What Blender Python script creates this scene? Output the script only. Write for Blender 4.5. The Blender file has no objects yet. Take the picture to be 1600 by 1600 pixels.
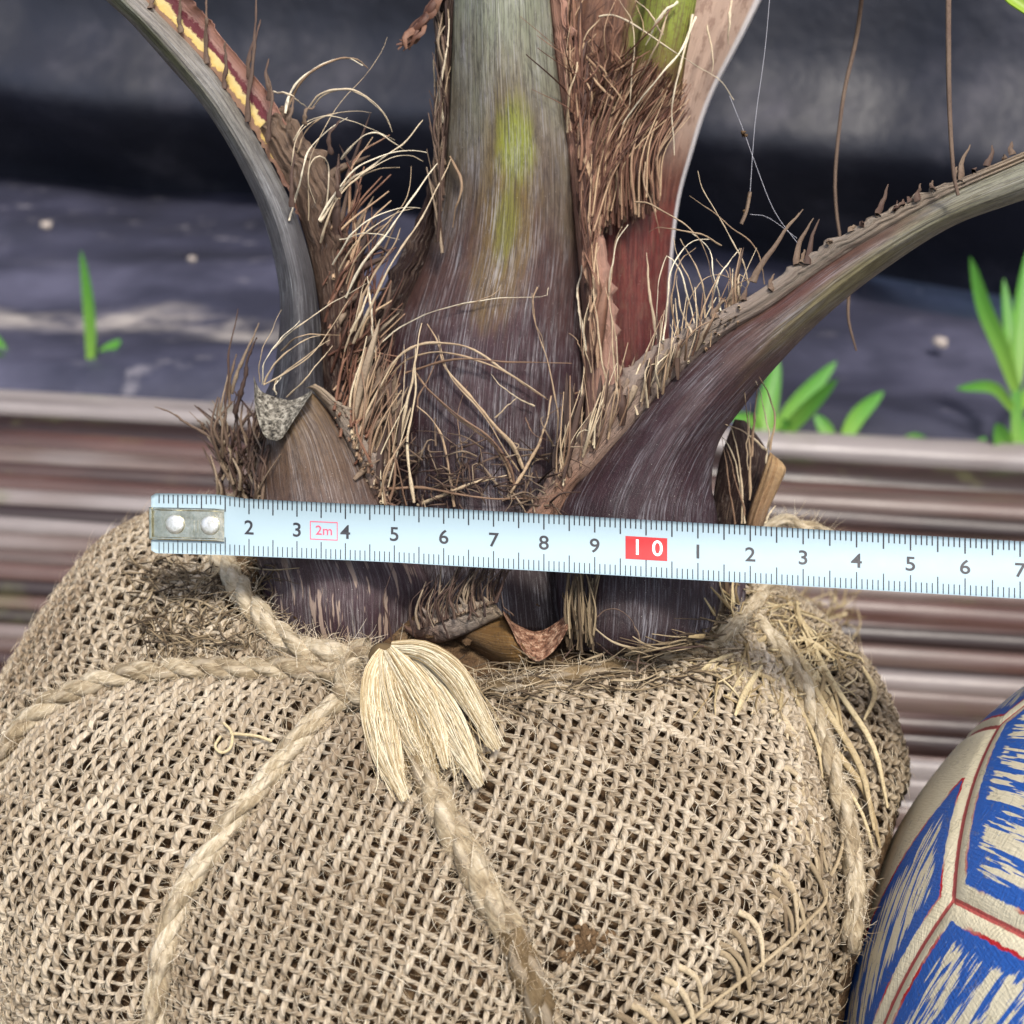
import bpy, bmesh, math, random
import numpy as np
from mathutils import Vector, Matrix
from mathutils.bvhtree import BVHTree

random.seed(7)
rng = np.random.default_rng(7)
sc = bpy.context.scene
C = sc.collection

# ------------------------------------------------------------------ camera
PITCH, ROLL, CAMH, FPX = 25.0, 3.0, 0.31, 1800.0


def _rx(a):
    c, s = math.cos(a), math.sin(a)
    return np.array([[1, 0, 0], [0, c, -s], [0, s, c]])


def _rz(a):
    c, s = math.cos(a), math.sin(a)
    return np.array([[c, -s, 0], [s, c, 0], [0, 0, 1]])


CR = _rx(math.radians(90 - PITCH)) @ _rz(math.radians(ROLL))
CT = np.array([0, 0, CAMH])
cam = bpy.data.cameras.new('camera')
cam_o = bpy.data.objects.new('camera', cam)
C.objects.link(cam_o)
cam_o.matrix_world = Matrix.Translation(CT) @ Matrix(CR.tolist()).to_4x4()
cam.sensor_width = 36
cam.lens = 36 * FPX / 1600
cam.clip_start, cam.clip_end = 0.01, 200
cam.dof.use_dof = True
cam.dof.focus_distance = 0.226
cam.dof.aperture_fstop = 20
sc.camera = cam_o

# ------------------------------------------------------------------ light
SUN_EL, SUN_AZ = 60, 162          # elevation; azimuth clockwise from +Y
w = bpy.data.worlds.new('World')
sc.world = w
w.use_nodes = True
wn = w.node_tree
sky = wn.nodes.new('ShaderNodeTexSky')
sky.sky_type = 'NISHITA'
sky.sun_disc = False
sky.sun_elevation = math.radians(SUN_EL)
sky.sun_rotation = math.radians(SUN_AZ)
sky.air_density, sky.dust_density, sky.ozone_density = 1.0, 4.0, 1.0
bg = wn.nodes['Background']
bg.inputs[1].default_value = 0.085
wn.links.new(sky.outputs[0], bg.inputs[0])
sl = bpy.data.lights.new('sun', 'SUN')
sl.energy = 1.5
sl.angle = math.radians(10)
sl.color = (1, .95, .87)
sun = bpy.data.objects.new('sun', sl)
C.objects.link(sun)
_e, _a = math.radians(SUN_EL), math.radians(SUN_AZ)
sun.rotation_euler = Vector((math.sin(_a) * math.cos(_e), math.cos(_a) * math.cos(_e), math.sin(_e))).to_track_quat('Z', 'Y').to_euler()
sc.view_settings.view_transform = 'Standard'
sc.view_settings.look = 'None'
sc.view_settings.exposure = 1.32
sc.view_settings.gamma = 1


# ------------------------------------------------------------------ geometry helpers
def cm2w(px, py, d):
    """photo pixel (1600 frame) + depth in cm -> world points; arrays allowed"""
    px, py, d = np.broadcast_arrays(np.asarray(px, float), np.asarray(py, float), np.asarray(d, float) * .01)
    v = np.stack([(px - 800) / FPX * d, -(py - 800) / FPX * d, -d], -1)
    return v @ CR.T + CT


def proj(P):
    q = (np.asarray(P) - CT) @ CR
    z = np.maximum(-q[..., 2], 1e-4)
    return 800 + FPX * q[..., 0] / z, 800 - FPX * q[..., 1] / z, z * 100


def rayd(px, py):
    v = CR @ np.array([(px - 800) / FPX, -(py - 800) / FPX, -1.0])
    return v


def ground(px, py, z=0.0):
    v = rayd(px, py)
    return CT + v * ((z - CAMH) / v[2])


FWD = CR @ np.array([0, 0, -1.0])


def link(o, parent=None):
    C.objects.link(o)
    if parent is not None:
        o.parent = parent
        o.matrix_parent_inverse = parent.matrix_world.inverted()
    return o


def empty(name, loc, label=None, cat=None, group=None):
    o = bpy.data.objects.new(name, None)
    o.empty_display_size = .01
    o.matrix_world = Matrix.Translation(Vector(loc))
    C.objects.link(o)
    if label:
        tag(o, label, cat, group)
    return o


def tag(o, label, cat, group=None):
    o['label'] = label
    o['category'] = cat
    if group:
        o['group'] = group
    return o


def mesh(name, V, Fc, mat, parent=None, attrs=None, smooth=True, kind=None):
    """V (n,3); Fc (m,k) int array or list of faces"""
    me = bpy.data.meshes.new(name)
    V = np.asarray(V, np.float32)
    if isinstance(Fc, np.ndarray):
        m, k = Fc.shape
        me.vertices.add(len(V))
        me.vertices.foreach_set('co', V.ravel())
        me.loops.add(m * k)
        me.loops.foreach_set('vertex_index', Fc.astype(np.int32).ravel())
        me.polygons.add(m)
        me.polygons.foreach_set('loop_start', np.arange(0, m * k, k, dtype=np.int32))
        me.update(calc_edges=True)
        me.validate()
    else:
        me.from_pydata(V.tolist(), [], Fc)
    if smooth:
        me.polygons.foreach_set('use_smooth', np.ones(len(me.polygons), bool))
    for an, av in (attrs or {}).items():
        av = np.asarray(av, np.float32)
        if av.ndim == 1:
            a = me.attributes.new(an, 'FLOAT', 'POINT')
            a.data.foreach_set('value', av)
        else:
            a = me.attributes.new(an, 'FLOAT_VECTOR', 'POINT')
            a.data.foreach_set('vector', av.ravel())
    me.update()
    me.materials.append(mat)
    o = bpy.data.objects.new(name, me)
    link(o, parent)
    if kind:
        o['kind'] = kind
    return o


def catmull(P, n):
    """resample polyline through points (k,d) to n points with a Catmull-Rom spline"""
    P = np.asarray(P, float)
    k = len(P)
    if k == 2:
        t = np.linspace(0, 1, n)[:, None]
        return P[0] * (1 - t) + P[1] * t
    Q = np.vstack([2 * P[0] - P[1], P, 2 * P[-1] - P[-2]])
    u = np.linspace(0, k - 1 - 1e-9, n)
    i = np.floor(u).astype(int)
    t = (u - i)[:, None]
    a, b, c, d = Q[i], Q[i + 1], Q[i + 2], Q[i + 3]
    return .5 * (2 * b + (c - a) * t + (2 * a - 5 * b + 4 * c - d) * t ** 2 + (3 * b - a - 3 * c + d) * t ** 3)


def even(P, n, over=6):
    """Catmull-Rom then even spacing by arc length over the first columns"""
    Q = catmull(P, max(n, len(P)) * over)
    s = np.r_[0, np.cumsum(np.linalg.norm(np.diff(Q, axis=0), axis=1))]
    u = np.linspace(0, s[-1], n)
    return np.stack([np.interp(u, s, Q[:, j]) for j in range(Q.shape[1])], 1)


def tubes(P, Rr, sides=6, flat=1.0, ref=None, phase=None):
    """batch of tubes: P (k,n,3), Rr (k,n) -> V, quads, attrs (co = angle, length cm, rnd)"""
    P = np.asarray(P, float)
    if P.ndim == 2:
        P = P[None]
    k, n, _ = P.shape
    Rr = np.broadcast_to(np.asarray(Rr, float), (k, n))
    T = np.gradient(P, axis=1)
    T /= np.linalg.norm(T, axis=2, keepdims=True) + 1e-12
    ref = FWD if ref is None else ref
    A = np.cross(T, np.broadcast_to(ref, T.shape))
    ln = np.linalg.norm(A, axis=2, keepdims=True)
    alt = np.cross(T, np.broadcast_to(np.array([.31, .2, .93]), T.shape))
    A = np.where(ln < .08, alt, A)
    A /= np.linalg.norm(A, axis=2, keepdims=True) + 1e-12
    B = np.cross(T, A)
    ang = np.linspace(0, 2 * np.pi, sides + 1)
    ca, sa = np.cos(ang), np.sin(ang) * flat
    V = P[:, :, None] + (A[:, :, None] * ca[None, None, :, None] + B[:, :, None] * sa[None, None, :, None]) * Rr[:, :, None, None]
    L = np.concatenate([np.zeros((k, 1)), np.cumsum(np.linalg.norm(np.diff(P, axis=1), axis=2), axis=1)], 1) * 100
    rnd = rng.random(k)
    co = np.zeros((k, n, sides + 1, 3))
    co[..., 0] = (ang / (2 * np.pi))[None, None]
    co[..., 1] = L[:, :, None]
    co[..., 2] = rnd[:, None, None]
    s1 = sides + 1
    base = (np.arange(k) * n * s1)[:, None, None] + (np.arange(n - 1) * s1)[None, :, None] + np.arange(sides)[None, None]
    Q = np.stack([base, base + 1, base + s1 + 1, base + s1], -1).reshape(-1, 4)
    return V.reshape(-1, 3), Q, {'co': co.reshape(-1, 3)}


def join(parts):
    Vs, Qs, As, off = [], [], {}, 0
    for V, Q, A in parts:
        Vs.append(V)
        Qs.append(Q + off)
        off += len(V)
        for kx, v in A.items():
            As.setdefault(kx, []).append(v)
    return np.vstack(Vs), np.vstack(Qs), {kx: np.concatenate(v) for kx, v in As.items()}


def snoise(P, seed=0, f=1.0, oct=2):
    """cheap smooth noise from random sines, about -1..1"""
    r = np.random.default_rng(1000 + seed)
    P = np.asarray(P, float)
    out = np.zeros(P.shape[:-1])
    amp = 1.0
    for o in range(oct):
        acc = np.zeros_like(out)
        for _ in range(6):
            k = r.normal(size=P.shape[-1]) * f
            acc += np.sin(P @ k + r.random() * 6.28)
        out += amp * acc / 3.0
        amp *= .5
        f *= 2.1
    return out


# ------------------------------------------------------------------ material helpers
def srgb(h):
    h = h.lstrip('#')
    c = [int(h[i:i + 2], 16) / 255 for i in (0, 2, 4)]
    return tuple(x / 12.92 if x <= .04045 else ((x + .055) / 1.055) ** 2.4 for x in c) + (1,)


class MT:
    def __init__(self, name):
        self.m = bpy.data.materials.new(name)
        self.m.use_nodes = True
        self.t = self.m.node_tree
        self.t.nodes.clear()

    def _set(self, sock, v):
        if isinstance(v, bpy.types.NodeSocket):
            self.t.links.new(v, sock)
        elif v is not None:
            if isinstance(v, str):
                v = srgb(v)
            if sock.type == 'VECTOR' and isinstance(v, (int, float)):
                v = (v, v, v)
            sock.default_value = v

    def node(self, typ, ins=None, **props):
        n = self.t.nodes.new(typ)
        for k, v in props.items():
            setattr(n, k, v)
        for k, v in (ins or {}).items():
            self._set(n.inputs[k], v)
        return n

    def attr(self, name='co'):
        n = self.node('ShaderNodeAttribute')
        n.attribute_name = name
        return n.outputs['Vector']

    def fattr(self, name):
        n = self.node('ShaderNodeAttribute')
        n.attribute_name = name
        return n.outputs['Fac']

    def objco(self):
        return self.node('ShaderNodeTexCoord').outputs['Object']

    def pos(self):
        return self.node('ShaderNodeNewGeometry').outputs['Position']

    def orand(self):
        return self.node('ShaderNodeObjectInfo').outputs['Random']

    def sep(self, v):
        n = self.node('ShaderNodeSeparateXYZ', {0: v})
        return n.outputs[0], n.outputs[1], n.outputs[2]

    def comb(self, x, y, z=0.0):
        return self.node('ShaderNodeCombineXYZ', {0: x, 1: y, 2: z}).outputs[0]

    def vmul(self, v, k):
        return self.node('ShaderNodeVectorMath', {0: v, 1: k}, operation='MULTIPLY').outputs[0]

    def vadd(self, v, k):
        return self.node('ShaderNodeVectorMath', {0: v, 1: k}, operation='ADD').outputs[0]

    def dist(self, v, k):
        return self.node('ShaderNodeVectorMath', {0: v, 1: k}, operation='DISTANCE').outputs['Value']

    def noise(self, v, scale=1.0, detail=4, rough=.55, dist=0.0):
        return self.node('ShaderNodeTexNoise', {'Vector': v, 'Scale': scale, 'Detail': detail, 'Roughness': rough, 'Distortion': dist}).outputs['Fac']

    def voro(self, v, scale=1.0):
        return self.node('ShaderNodeTexVoronoi', {'Vector': v, 'Scale': scale}).outputs['Distance']

    def math(self, op, a, b=None, clamp=False):
        ins = {0: a}
        if b is not None:
            ins[1] = b
        return self.node('ShaderNodeMath', ins, operation=op, use_clamp=clamp).outputs[0]

    def step(self, v, lo, hi):
        return self.node('ShaderNodeMapRange', {0: v, 1: lo, 2: hi, 3: 0.0, 4: 1.0}, interpolation_type='SMOOTHSTEP').outputs[0]

    def ramp(self, f, stops):
        n = self.node('ShaderNodeValToRGB', {0: f})
        el = n.color_ramp.elements
        while len(el) < len(stops):
            el.new(.5)
        for e, (p, c) in zip(el, stops):
            e.position = p
            e.color = srgb(c) if isinstance(c, str) else c
        return n.outputs[0]

    def mix(self, f, a, b, blend='MIX'):
        n = self.node('ShaderNodeMix', data_type='RGBA', blend_type=blend)
        self._set(n.inputs[0], f)
        self._set(n.inputs[6], a)
        self._set(n.inputs[7], b)
        return n.outputs[2]

    def bump(self, h, strength=.5, dist=.001, normal=None):
        return self.node('ShaderNodeBump', {'Height': h, 'Strength': strength, 'Distance': dist, 'Normal': normal}).outputs[0]

    def done(self, col, rough=.6, normal=None, metal=0.0, spec=.5, trans=None, sheen=None):
        b = self.node('ShaderNodeBsdfPrincipled', {'Base Color': col, 'Roughness': rough, 'Metallic': metal, 'Specular IOR Level': spec, 'Normal': normal})
        if sheen:
            b.inputs['Sheen Weight'].default_value = sheen
        o = self.node('ShaderNodeOutputMaterial')
        sh = b.outputs[0]
        if trans:
            tr = self.node('ShaderNodeBsdfTranslucent', {'Color': col})
            sh = self.node('ShaderNodeMixShader', {0: trans, 1: sh, 2: tr.outputs[0]}).outputs[0]
        self.t.links.new(sh, o.inputs[0])
        return self.m


def strand_mat(name, stops, rough=.65, k=None):
    """thin fibres: colour by strand random, slow change along the length, fine grain"""
    m = MT(name)
    co = m.attr()
    x, y, z = m.sep(co)
    v = m.comb(m.math('MULTIPLY', z, 91.0), m.math('MULTIPLY', y, 1.2), x)
    n1 = m.noise(v, 1.0, 3)
    f = m.math('ADD', m.math('MULTIPLY', z, .75), m.math('MULTIPLY', n1, .5))
    f = m.math('SUBTRACT', f, .12, True)
    col = m.ramp(f, stops)
    n2 = m.noise(m.comb(m.math('MULTIPLY', x, 6.0), m.math('MULTIPLY', y, 18.0), z), 1.0, 3)
    col = m.mix(m.math('MULTIPLY', m.step(n2, .45, .75), .45), col, '#3a2a20')
    return m.done(col, rough, spec=.3)


def leaf_mat(name, stops, streak='#241a1c', streak_amt=.5, bloom='#b9b7b8', bloom_amt=.4, spots=(), rough=.5, fine=1.0, extra=None, bump=.5):
    """petiole skin: colour along the length, long streaks, pale waxy bloom, specks"""
    m = MT(name)
    co = m.attr()
    x, y, z = m.sep(co)
    wob = m.noise(m.comb(m.math('MULTIPLY', x, .7), m.math('MULTIPLY', y, .35)), 1.0, 4)
    s = m.math('ADD', z, m.math('MULTIPLY', m.math('SUBTRACT', wob, .5), .35))
    col = m.ramp(s, stops)
    for (sx, sy, rx, ry, c, amt) in spots:
        dx = m.math('DIVIDE', m.math('SUBTRACT', x, sx), rx)
        dy = m.math('DIVIDE', m.math('SUBTRACT', y, sy), ry)
        dd = m.math('SQRT', m.math('ADD', m.math('MULTIPLY', dx, dx), m.math('MULTIPLY', dy, dy)))
        nz = m.noise(m.comb(m.math('MULTIPLY', x, 5.0), m.math('MULTIPLY', y, 1.2), 3.0), 1.0, 4)
        dd = m.math('ADD', dd, m.math('MULTIPLY', m.math('SUBTRACT', nz, .5), .9))
        msk = m.math('MULTIPLY', m.step(dd, 1.15, .35), amt)
        col = m.mix(msk, col, c)
    st1 = m.noise(m.comb(m.math('MULTIPLY', x, 22.0 * fine), m.math('MULTIPLY', y, .75), 1.0), 1.0, 8, .68)
    st2 = m.noise(m.comb(m.math('MULTIPLY', x, 62.0 * fine), m.math('MULTIPLY', y, 2.4), 5.0), 1.0, 8, .72)
    pat = m.noise(m.comb(m.math('MULTIPLY', x, 1.9), m.math('MULTIPLY', y, .7), 9.0), 1.0, 3, .5)
    hair = m.noise(m.comb(m.math('MULTIPLY', x, 24.0 * fine), m.math('MULTIPLY', y, .9), 3.0), 1.0, 6, .7, .15)
    col = m.mix(m.math('MULTIPLY', m.step(st1, .50, .60), streak_amt), col, streak)
    bl = m.math('MULTIPLY', m.step(pat, .38, .62), m.math('ADD', m.math('MULTIPLY', m.step(hair, .50, .60), .8), m.math('MULTIPLY', m.step(st2, .5, .58), .25)), True)
    col = m.mix(m.math('MULTIPLY', bl, bloom_amt), col, bloom)
    grit = m.noise(m.vmul(co, (48, 34, 30)), 1.0, 6, .75)
    mot = m.noise(m.vmul(co, (9, 2.2, 30)), 1.0, 8, .72)
    col = m.mix(m.math('MULTIPLY', m.step(mot, .48, .60), .38), col, streak)
    col = m.mix(m.math('MULTIPLY', m.step(grit, .57, .64), .35), col, '#87827f')
    sp = m.voro(m.comb(m.math('MULTIPLY', x, 9.0), m.math('MULTIPLY', y, 7.0)), 1.0)
    col = m.mix(m.math('MULTIPLY', m.step(sp, .07, .03), .7), col, '#d8d4cc')
    line = m.noise(m.comb(m.math('MULTIPLY', x, 20.0 * fine), m.math('MULTIPLY', y, .28), 12.0), 1.0, 5, .75)
    col = m.mix(m.math('MULTIPLY', m.step(line, .47, .38), .5), col, streak)
    col = m.mix(m.math('MULTIPLY', m.step(line, .56, .66), .45 * min(1, bloom_amt * 1.6)), col, bloom)
    if extra:
        col = extra(m, col, x, y, z)
    h = m.math('ADD', m.math('MULTIPLY', st2, .7), m.math('ADD', m.math('MULTIPLY', st1, .6), m.math('MULTIPLY', hair, .5)))
    h = m.math('ADD', h, m.math('MULTIPLY', line, .9))
    h = m.math('ADD', h, m.math('MULTIPLY', grit, .35))
    nor = m.bump(h, bump, .0006)
    rg = m.math('ADD', rough, m.math('MULTIPLY', m.math('SUBTRACT', pat, .5), .3))
    return m.done(col, rg, nor, spec=.4)


def fibrous_mat(name, stops, dark='#1a1110', fine=1.0, dk=.65):
    """ragged fibrous sheath: strong ridges along the length"""
    m = MT(name)
    co = m.attr()
    x, y, z = m.sep(co)
    st1 = m.noise(m.comb(m.math('MULTIPLY', x, 9.0 * fine), m.math('MULTIPLY', y, .5), 1.0), 1.0, 5, .6, .3)
    st2 = m.noise(m.comb(m.math('MULTIPLY', x, 34.0 * fine), m.math('MULTIPLY', y, 1.6), 4.0), 1.0, 5, .65, .2)
    wob = m.noise(m.comb(m.math('MULTIPLY', x, 1.2), m.math('MULTIPLY', y, .6), 2.0), 1.0, 4)
    s = m.math('ADD', z, m.math('MULTIPLY', m.math('SUBTRACT', wob, .5), .5))
    col = m.ramp(s, stops)
    col = m.mix(m.math('MULTIPLY', m.step(st2, .5, .66), .45), col, '#94806f')
    col = m.mix(m.math('MULTIPLY', m.step(st1, .5, .66), dk), col, dark)
    fl = m.noise(m.vmul(co, (12, 5, 12)), 1.0, 5, .7)
    col = m.mix(m.math('MULTIPLY', m.step(fl, .56, .7), .5), col, '#8d827a')
    h = m.math('ADD', m.math('MULTIPLY', st1, 1.0), m.math('ADD', m.math('MULTIPLY', st2, .6), m.math('MULTIPLY', fl, .5)))
    return m.done(col, .75, m.bump(h, .9, .0012), spec=.25)


# ------------------------------------------------------------------ materials
def make_sheet_mat():
    m = MT('black_woven_sheet')
    p = m.pos()
    n = m.noise(p, 2.2, 5, .6)
    n2 = m.noise(p, 9.0, 5, .65)
    col = m.ramp(n, [(.3, '#15161d'), (.55, '#1d1f29'), (.8, '#2a2c3a')])
    dust = m.math('MULTIPLY', m.step(n2, .52, .75), .18)
    col = m.mix(dust, col, '#77737c')
    h = m.math('ADD', m.noise(p, 14, 4), m.math('MULTIPLY', m.noise(p, 60, 3), .3))
    return m.done(col, m.math('ADD', .42, m.math('MULTIPLY', n2, .25)), m.bump(h, .5, .01), spec=.45)


M_SHEET = make_sheet_mat()


def make_ground_mat():
    m = MT('sheet_covered_ground')
    p = m.pos()
    x, y, z = m.sep(p)
    n = m.noise(p, 3.0, 5, .6)
    col = m.ramp(n, [(.34, '#1d1e28'), (.5, '#2f303f'), (.66, '#4e4e60')])
    # trodden dust lying in a long streak and in scattered patches
    wv = m.math('ADD', y, m.math('MULTIPLY', m.math('SUBTRACT', m.noise(p, 5, 4), .5), .22))
    band = m.math('MULTIPLY', m.step(m.math('ABSOLUTE', m.math('SUBTRACT', wv, 1.09)), .075, .015), m.step(m.noise(p, 11, 5, .7), .36, .62))
    band = m.math('MULTIPLY', band, m.step(x, .05, -.08))
    col = m.mix(m.math('MULTIPLY', band, .65), col, '#b8b0a8')
    d2 = m.math('MULTIPLY', m.step(m.noise(p, 17, 5, .7), .58, .72), .5)
    col = m.mix(d2, col, '#8f8b90')
    return m.done(col, .5, m.bump(m.noise(p, 30, 4), .5, .006), spec=.45)


M_GROUND = make_ground_mat()


def make_slat_mat():
    m = MT('weathered_wet_slat')
    p = m.objco()
    w_ = m.pos()
    r = m.orand()
    st = m.noise(m.vmul(w_, (3, 60, 60)), 1.0, 6, .65)
    big = m.noise(m.vmul(w_, (5, 14, 14)), 1.0, 4)
    col = m.ramp(m.math('ADD', m.math('MULTIPLY', big, .7), m.math('MULTIPLY', m.math('SUBTRACT', r, .45), .75)),
                 [(.2, '#2a1e1c'), (.4, '#523a34'), (.55, '#645650'), (.75, '#857e7c')])
    col = m.mix(m.math('MULTIPLY', m.step(st, .5, .7), .5), col, '#2c201d')
    gr = m.math('MULTIPLY', m.step(m.noise(w_, 16, 4), .6, .72), .4)
    col = m.mix(gr, col, '#5d5f3a')
    return m.done(col, m.math('ADD', .24, m.math('MULTIPLY', st, .25)), m.bump(st, .6, .002), spec=.55)


M_SLAT = make_slat_mat()


def make_soil_mat(name='soil', a='#2b211a', b='#5a4632', c='#7d6a50'):
    m = MT(name)
    p = m.pos()
    n = m.noise(p, 170, 6, .7)
    n2 = m.noise(p, 40, 4)
    col = m.ramp(m.math('ADD', m.math('MULTIPLY', n, .7), m.math('MULTIPLY', n2, .35)), [(.35, a), (.55, b), (.75, c)])
    return m.done(col, .95, m.bump(m.math('ADD', n, m.noise(p, 600, 4)), 1.0, .002), spec=.15)


M_SOIL = make_soil_mat()
M_CLOD = make_soil_mat('dry_soil_clod', '#4e3c28', '#6e5840', '#8a7252')
M_GAP = make_soil_mat('mossy_soil', '#14110d', '#2c2a18', '#4a4028')


def make_jute_mat(name, stops, tw=2.6, dirt='#6d5a44', fine=26.0, blotch=(70, 1.0)):
    """twisted jute: diagonal plies round the yarn, pale hairs, stains in broad patches"""
    m = MT(name)
    co = m.attr()
    x, y, z = m.sep(co)
    p = m.pos()
    tws = m.math('ADD', x, m.math('MULTIPLY', y, tw))
    fr = m.node('ShaderNodeMath', {0: m.math('MULTIPLY', tws, 6.2832 * 2)}, operation='SINE').outputs[0]
    v = m.comb(m.math('MULTIPLY', tws, 5.0), m.math('MULTIPLY', y, 2.2), m.math('MULTIPLY', z, 57.0))
    fib = m.noise(v, 2.2, 5, .65)
    big = m.noise(p, blotch[0], 4, .6)
    wide = m.noise(p, 24, 3, .6)
    f = m.math('ADD', m.math('MULTIPLY', fib, .55), m.math('MULTIPLY', big, .35))
    f = m.math('ADD', f, m.math('MULTIPLY', m.math('SUBTRACT', z, .5), .16))
    col = m.ramp(f, stops)
    col = m.mix(m.math('MULTIPLY', m.step(wide, .50, .68), .6 * blotch[1]), col, dirt)
    st_ = m.noise(m.vadd(p, (3.1, 1.7, .4)), 55, 6, .7)
    col = m.mix(m.math('MULTIPLY', m.step(st_, .60, .70), .55 * blotch[1]), col, '#4a3a28')
    col = m.mix(m.math('MULTIPLY', m.step(fr, .1, .95), .16), col, '#efe4cf')  # twist highlight painted pale along the ply crests
    hh = m.math('ADD', m.math('MULTIPLY', fr, .5), m.math('MULTIPLY', fib, 1.3))
    return m.done(col, .85, m.bump(hh, .8, .0006), spec=.2)


M_JUTE = make_jute_mat('jute_yarn', [(.26, '#73634e'), (.42, '#a3937c'), (.57, '#c9bba4'), (.74, '#efe8da')])
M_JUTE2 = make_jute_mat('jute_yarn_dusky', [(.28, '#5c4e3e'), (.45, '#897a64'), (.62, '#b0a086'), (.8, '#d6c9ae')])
M_ROPE = make_jute_mat('jute_rope', [(.28, '#6e5f4a'), (.42, '#9c8d72'), (.56, '#c4b79e'), (.72, '#f2ece0')], tw=.55, dirt='#665434')
M_ROPE_D = make_jute_mat('soiled_rope', [(.28, '#463a28'), (.45, '#6c5a40'), (.62, '#8c7a5c'), (.8, '#b8a888')], tw=.55, dirt='#3a2e1e')
M_FUZZ = strand_mat('jute_fuzz', [(.1, '#8a765c'), (.5, '#c0ae90'), (.9, '#ece2cc')], .8)
M_STRAW = strand_mat('straw_strand', [(.1, '#6f5f44'), (.45, '#998662'), (.8, '#c4b48e')], .6)
M_HEM = strand_mat('hem_yarn', [(.1, '#6e5f4a'), (.45, '#9a8a6e'), (.8, '#c4b496')], .8)
M_BLOND = strand_mat('blond_jute_hair', [(.08, '#86704a'), (.35, '#b7a37c'), (.75, '#e0d4b6')], .6)
M_FIB = strand_mat('palm_fibre_tan', [(.05, '#4e382e'), (.35, '#7d6450'), (.6, '#a58e72'), (.9, '#d2c4a6')], .6)
M_FIBP = strand_mat('palm_fibre_pale', [(.05, '#7d6550'), (.4, '#b39f82'), (.9, '#e6dcc2')], .6)
M_FIBR = strand_mat('palm_fibre_red', [(.05, '#2a1713'), (.35, '#553629'), (.65, '#876450'), (.95, '#c8ae8c')], .6)
M_FIBD = strand_mat('palm_fibre_dark', [(.05, '#241916'), (.4, '#4a3830'), (.7, '#6f5e4e'), (.95, '#9a8a74')], .7)
M_MUCK = strand_mat('soiled_fibre', [(.05, '#2c241c'), (.4, '#584a38'), (.7, '#84745a'), (.95, '#b0a084')], .8)

M_CENTER = leaf_mat('center_petiole_skin',
                    [(.02, '#1f0c11'), (.25, '#2c131a'), (.42, '#391e25'), (.56, '#523a32'), (.72, '#766c5a'), (.9, '#878a74'), (1, '#92977f')],
                    spots=[(.05, 9.7, 1.1, 3.0, '#66500f', .8), (.26, 10.9, .72, 1.05, '#7f861e', .95), (.0, 8.4, .75, 1.8, '#5a4416', .8), (.05, 9.2, .45, 1.1, '#6c6c1c', .75)],
                    bloom='#b4b2b6', bloom_amt=.5)
M_LEFT = leaf_mat('left_petiole_skin', [(.05, '#181214'), (.3, '#38353a'), (.5, '#5f5e60'), (.68, '#7b7870'), (.85, '#857f76'), (1, '#7d7a70')],
                  bloom='#a9abad', bloom_amt=.45, streak='#2c2a2b', spots=[(-.25, 14.5, .25, 5.0, '#6f7a35', .6), (-.28, 19.0, .3, 4.0, '#7d8a4a', .5)])
M_RIGHT = leaf_mat('right_petiole_skin', [(.02, '#200d12'), (.2, '#2b151b'), (.36, '#382026'), (.48, '#523c37'), (.62, '#6f6450'), (.78, '#7d7a64'), (1, '#8a8a78')],
                   bloom='#a7a6ac', bloom_amt=.4, streak='#1d1013', spots=[(-.7, 9.5, .6, 2.6, '#5c1f22', .6), (.35, 9.5, .5, 3.0, '#6f6a35', .5)])
M_STUB = leaf_mat('cut_stub_skin', [(.02, '#2c1a20'), (.2, '#3a262c'), (.42, '#46343a'), (.6, '#54413a'), (.75, '#5c4634'), (.88, '#5e4a36'), (1, '#705a3c')],
                  extra=lambda m, col, x, y, z: m.mix(m.math('MULTIPLY', m.math('MULTIPLY', m.step(z, .48, .36), m.step(m.noise(m.comb(m.math('MULTIPLY', x, 6.0), m.math('MULTIPLY', y, .7), 7.0), 1.0, 3, .6), .56, .60)), .7), col, '#b09a88'),
                  bloom='#aaa5a3', bloom_amt=.5, streak='#2a1d1c')
M_AMBER = leaf_mat('amber_stub_skin', [(0, '#3a2c22'), (.4, '#6a4c24'), (.8, '#7c5a28'), (1, '#6e4e26')], bloom='#b0946a', bloom_amt=.4, streak='#3a2814', rough=.8, bump=1.0)
M_TAN = leaf_mat('dry_tan_stub', [(0, '#6e5540'), (.5, '#a58560'), (1, '#b8986c')], bloom='#cfb898', bloom_amt=.3, streak='#6a4c34', bump=.8)
M_BULGE = leaf_mat('bare_base_skin', [(0, '#2a1d1e'), (.5, '#3c2c30'), (1, '#4a3c40')], bloom='#9c9a9e', bloom_amt=.45, streak='#1d1416',
                   extra=lambda m, col, x, y, z: m.mix(m.math('MULTIPLY', m.step(m.noise(m.comb(m.math('MULTIPLY', x, 6.0), m.math('MULTIPLY', y, .5), 7.0), 1.0, 2), .55, .59), .8), col, '#b39a80'))
M_SHEATH = fibrous_mat('brown_sheath', [(0, '#221312'), (.4, '#38241f'), (.7, '#574438'), (1, '#7a6656')])  # brown fibre; lower stops darkened to paint in the cavity's deep shade
M_DARKSH = fibrous_mat('dark_sheath', [(0, '#1a0e0d'), (.5, '#2c1a17'), (1, '#50403a')])  # dark red brown, deepened further so the colour carries the cavity shade
M_PINK = fibrous_mat('pink_margin', [(0, '#9a7a6c'), (.5, '#b48a78'), (1, '#b98f7c')], dark='#5c3a30', dk=.5)
M_CRUST = fibrous_mat('flaky_margin', [(0, '#8a6a58'), (.3, '#94857a'), (.6, '#8f8478'), (1, '#a08f78')], dark='#4a362c', dk=.5)


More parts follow.
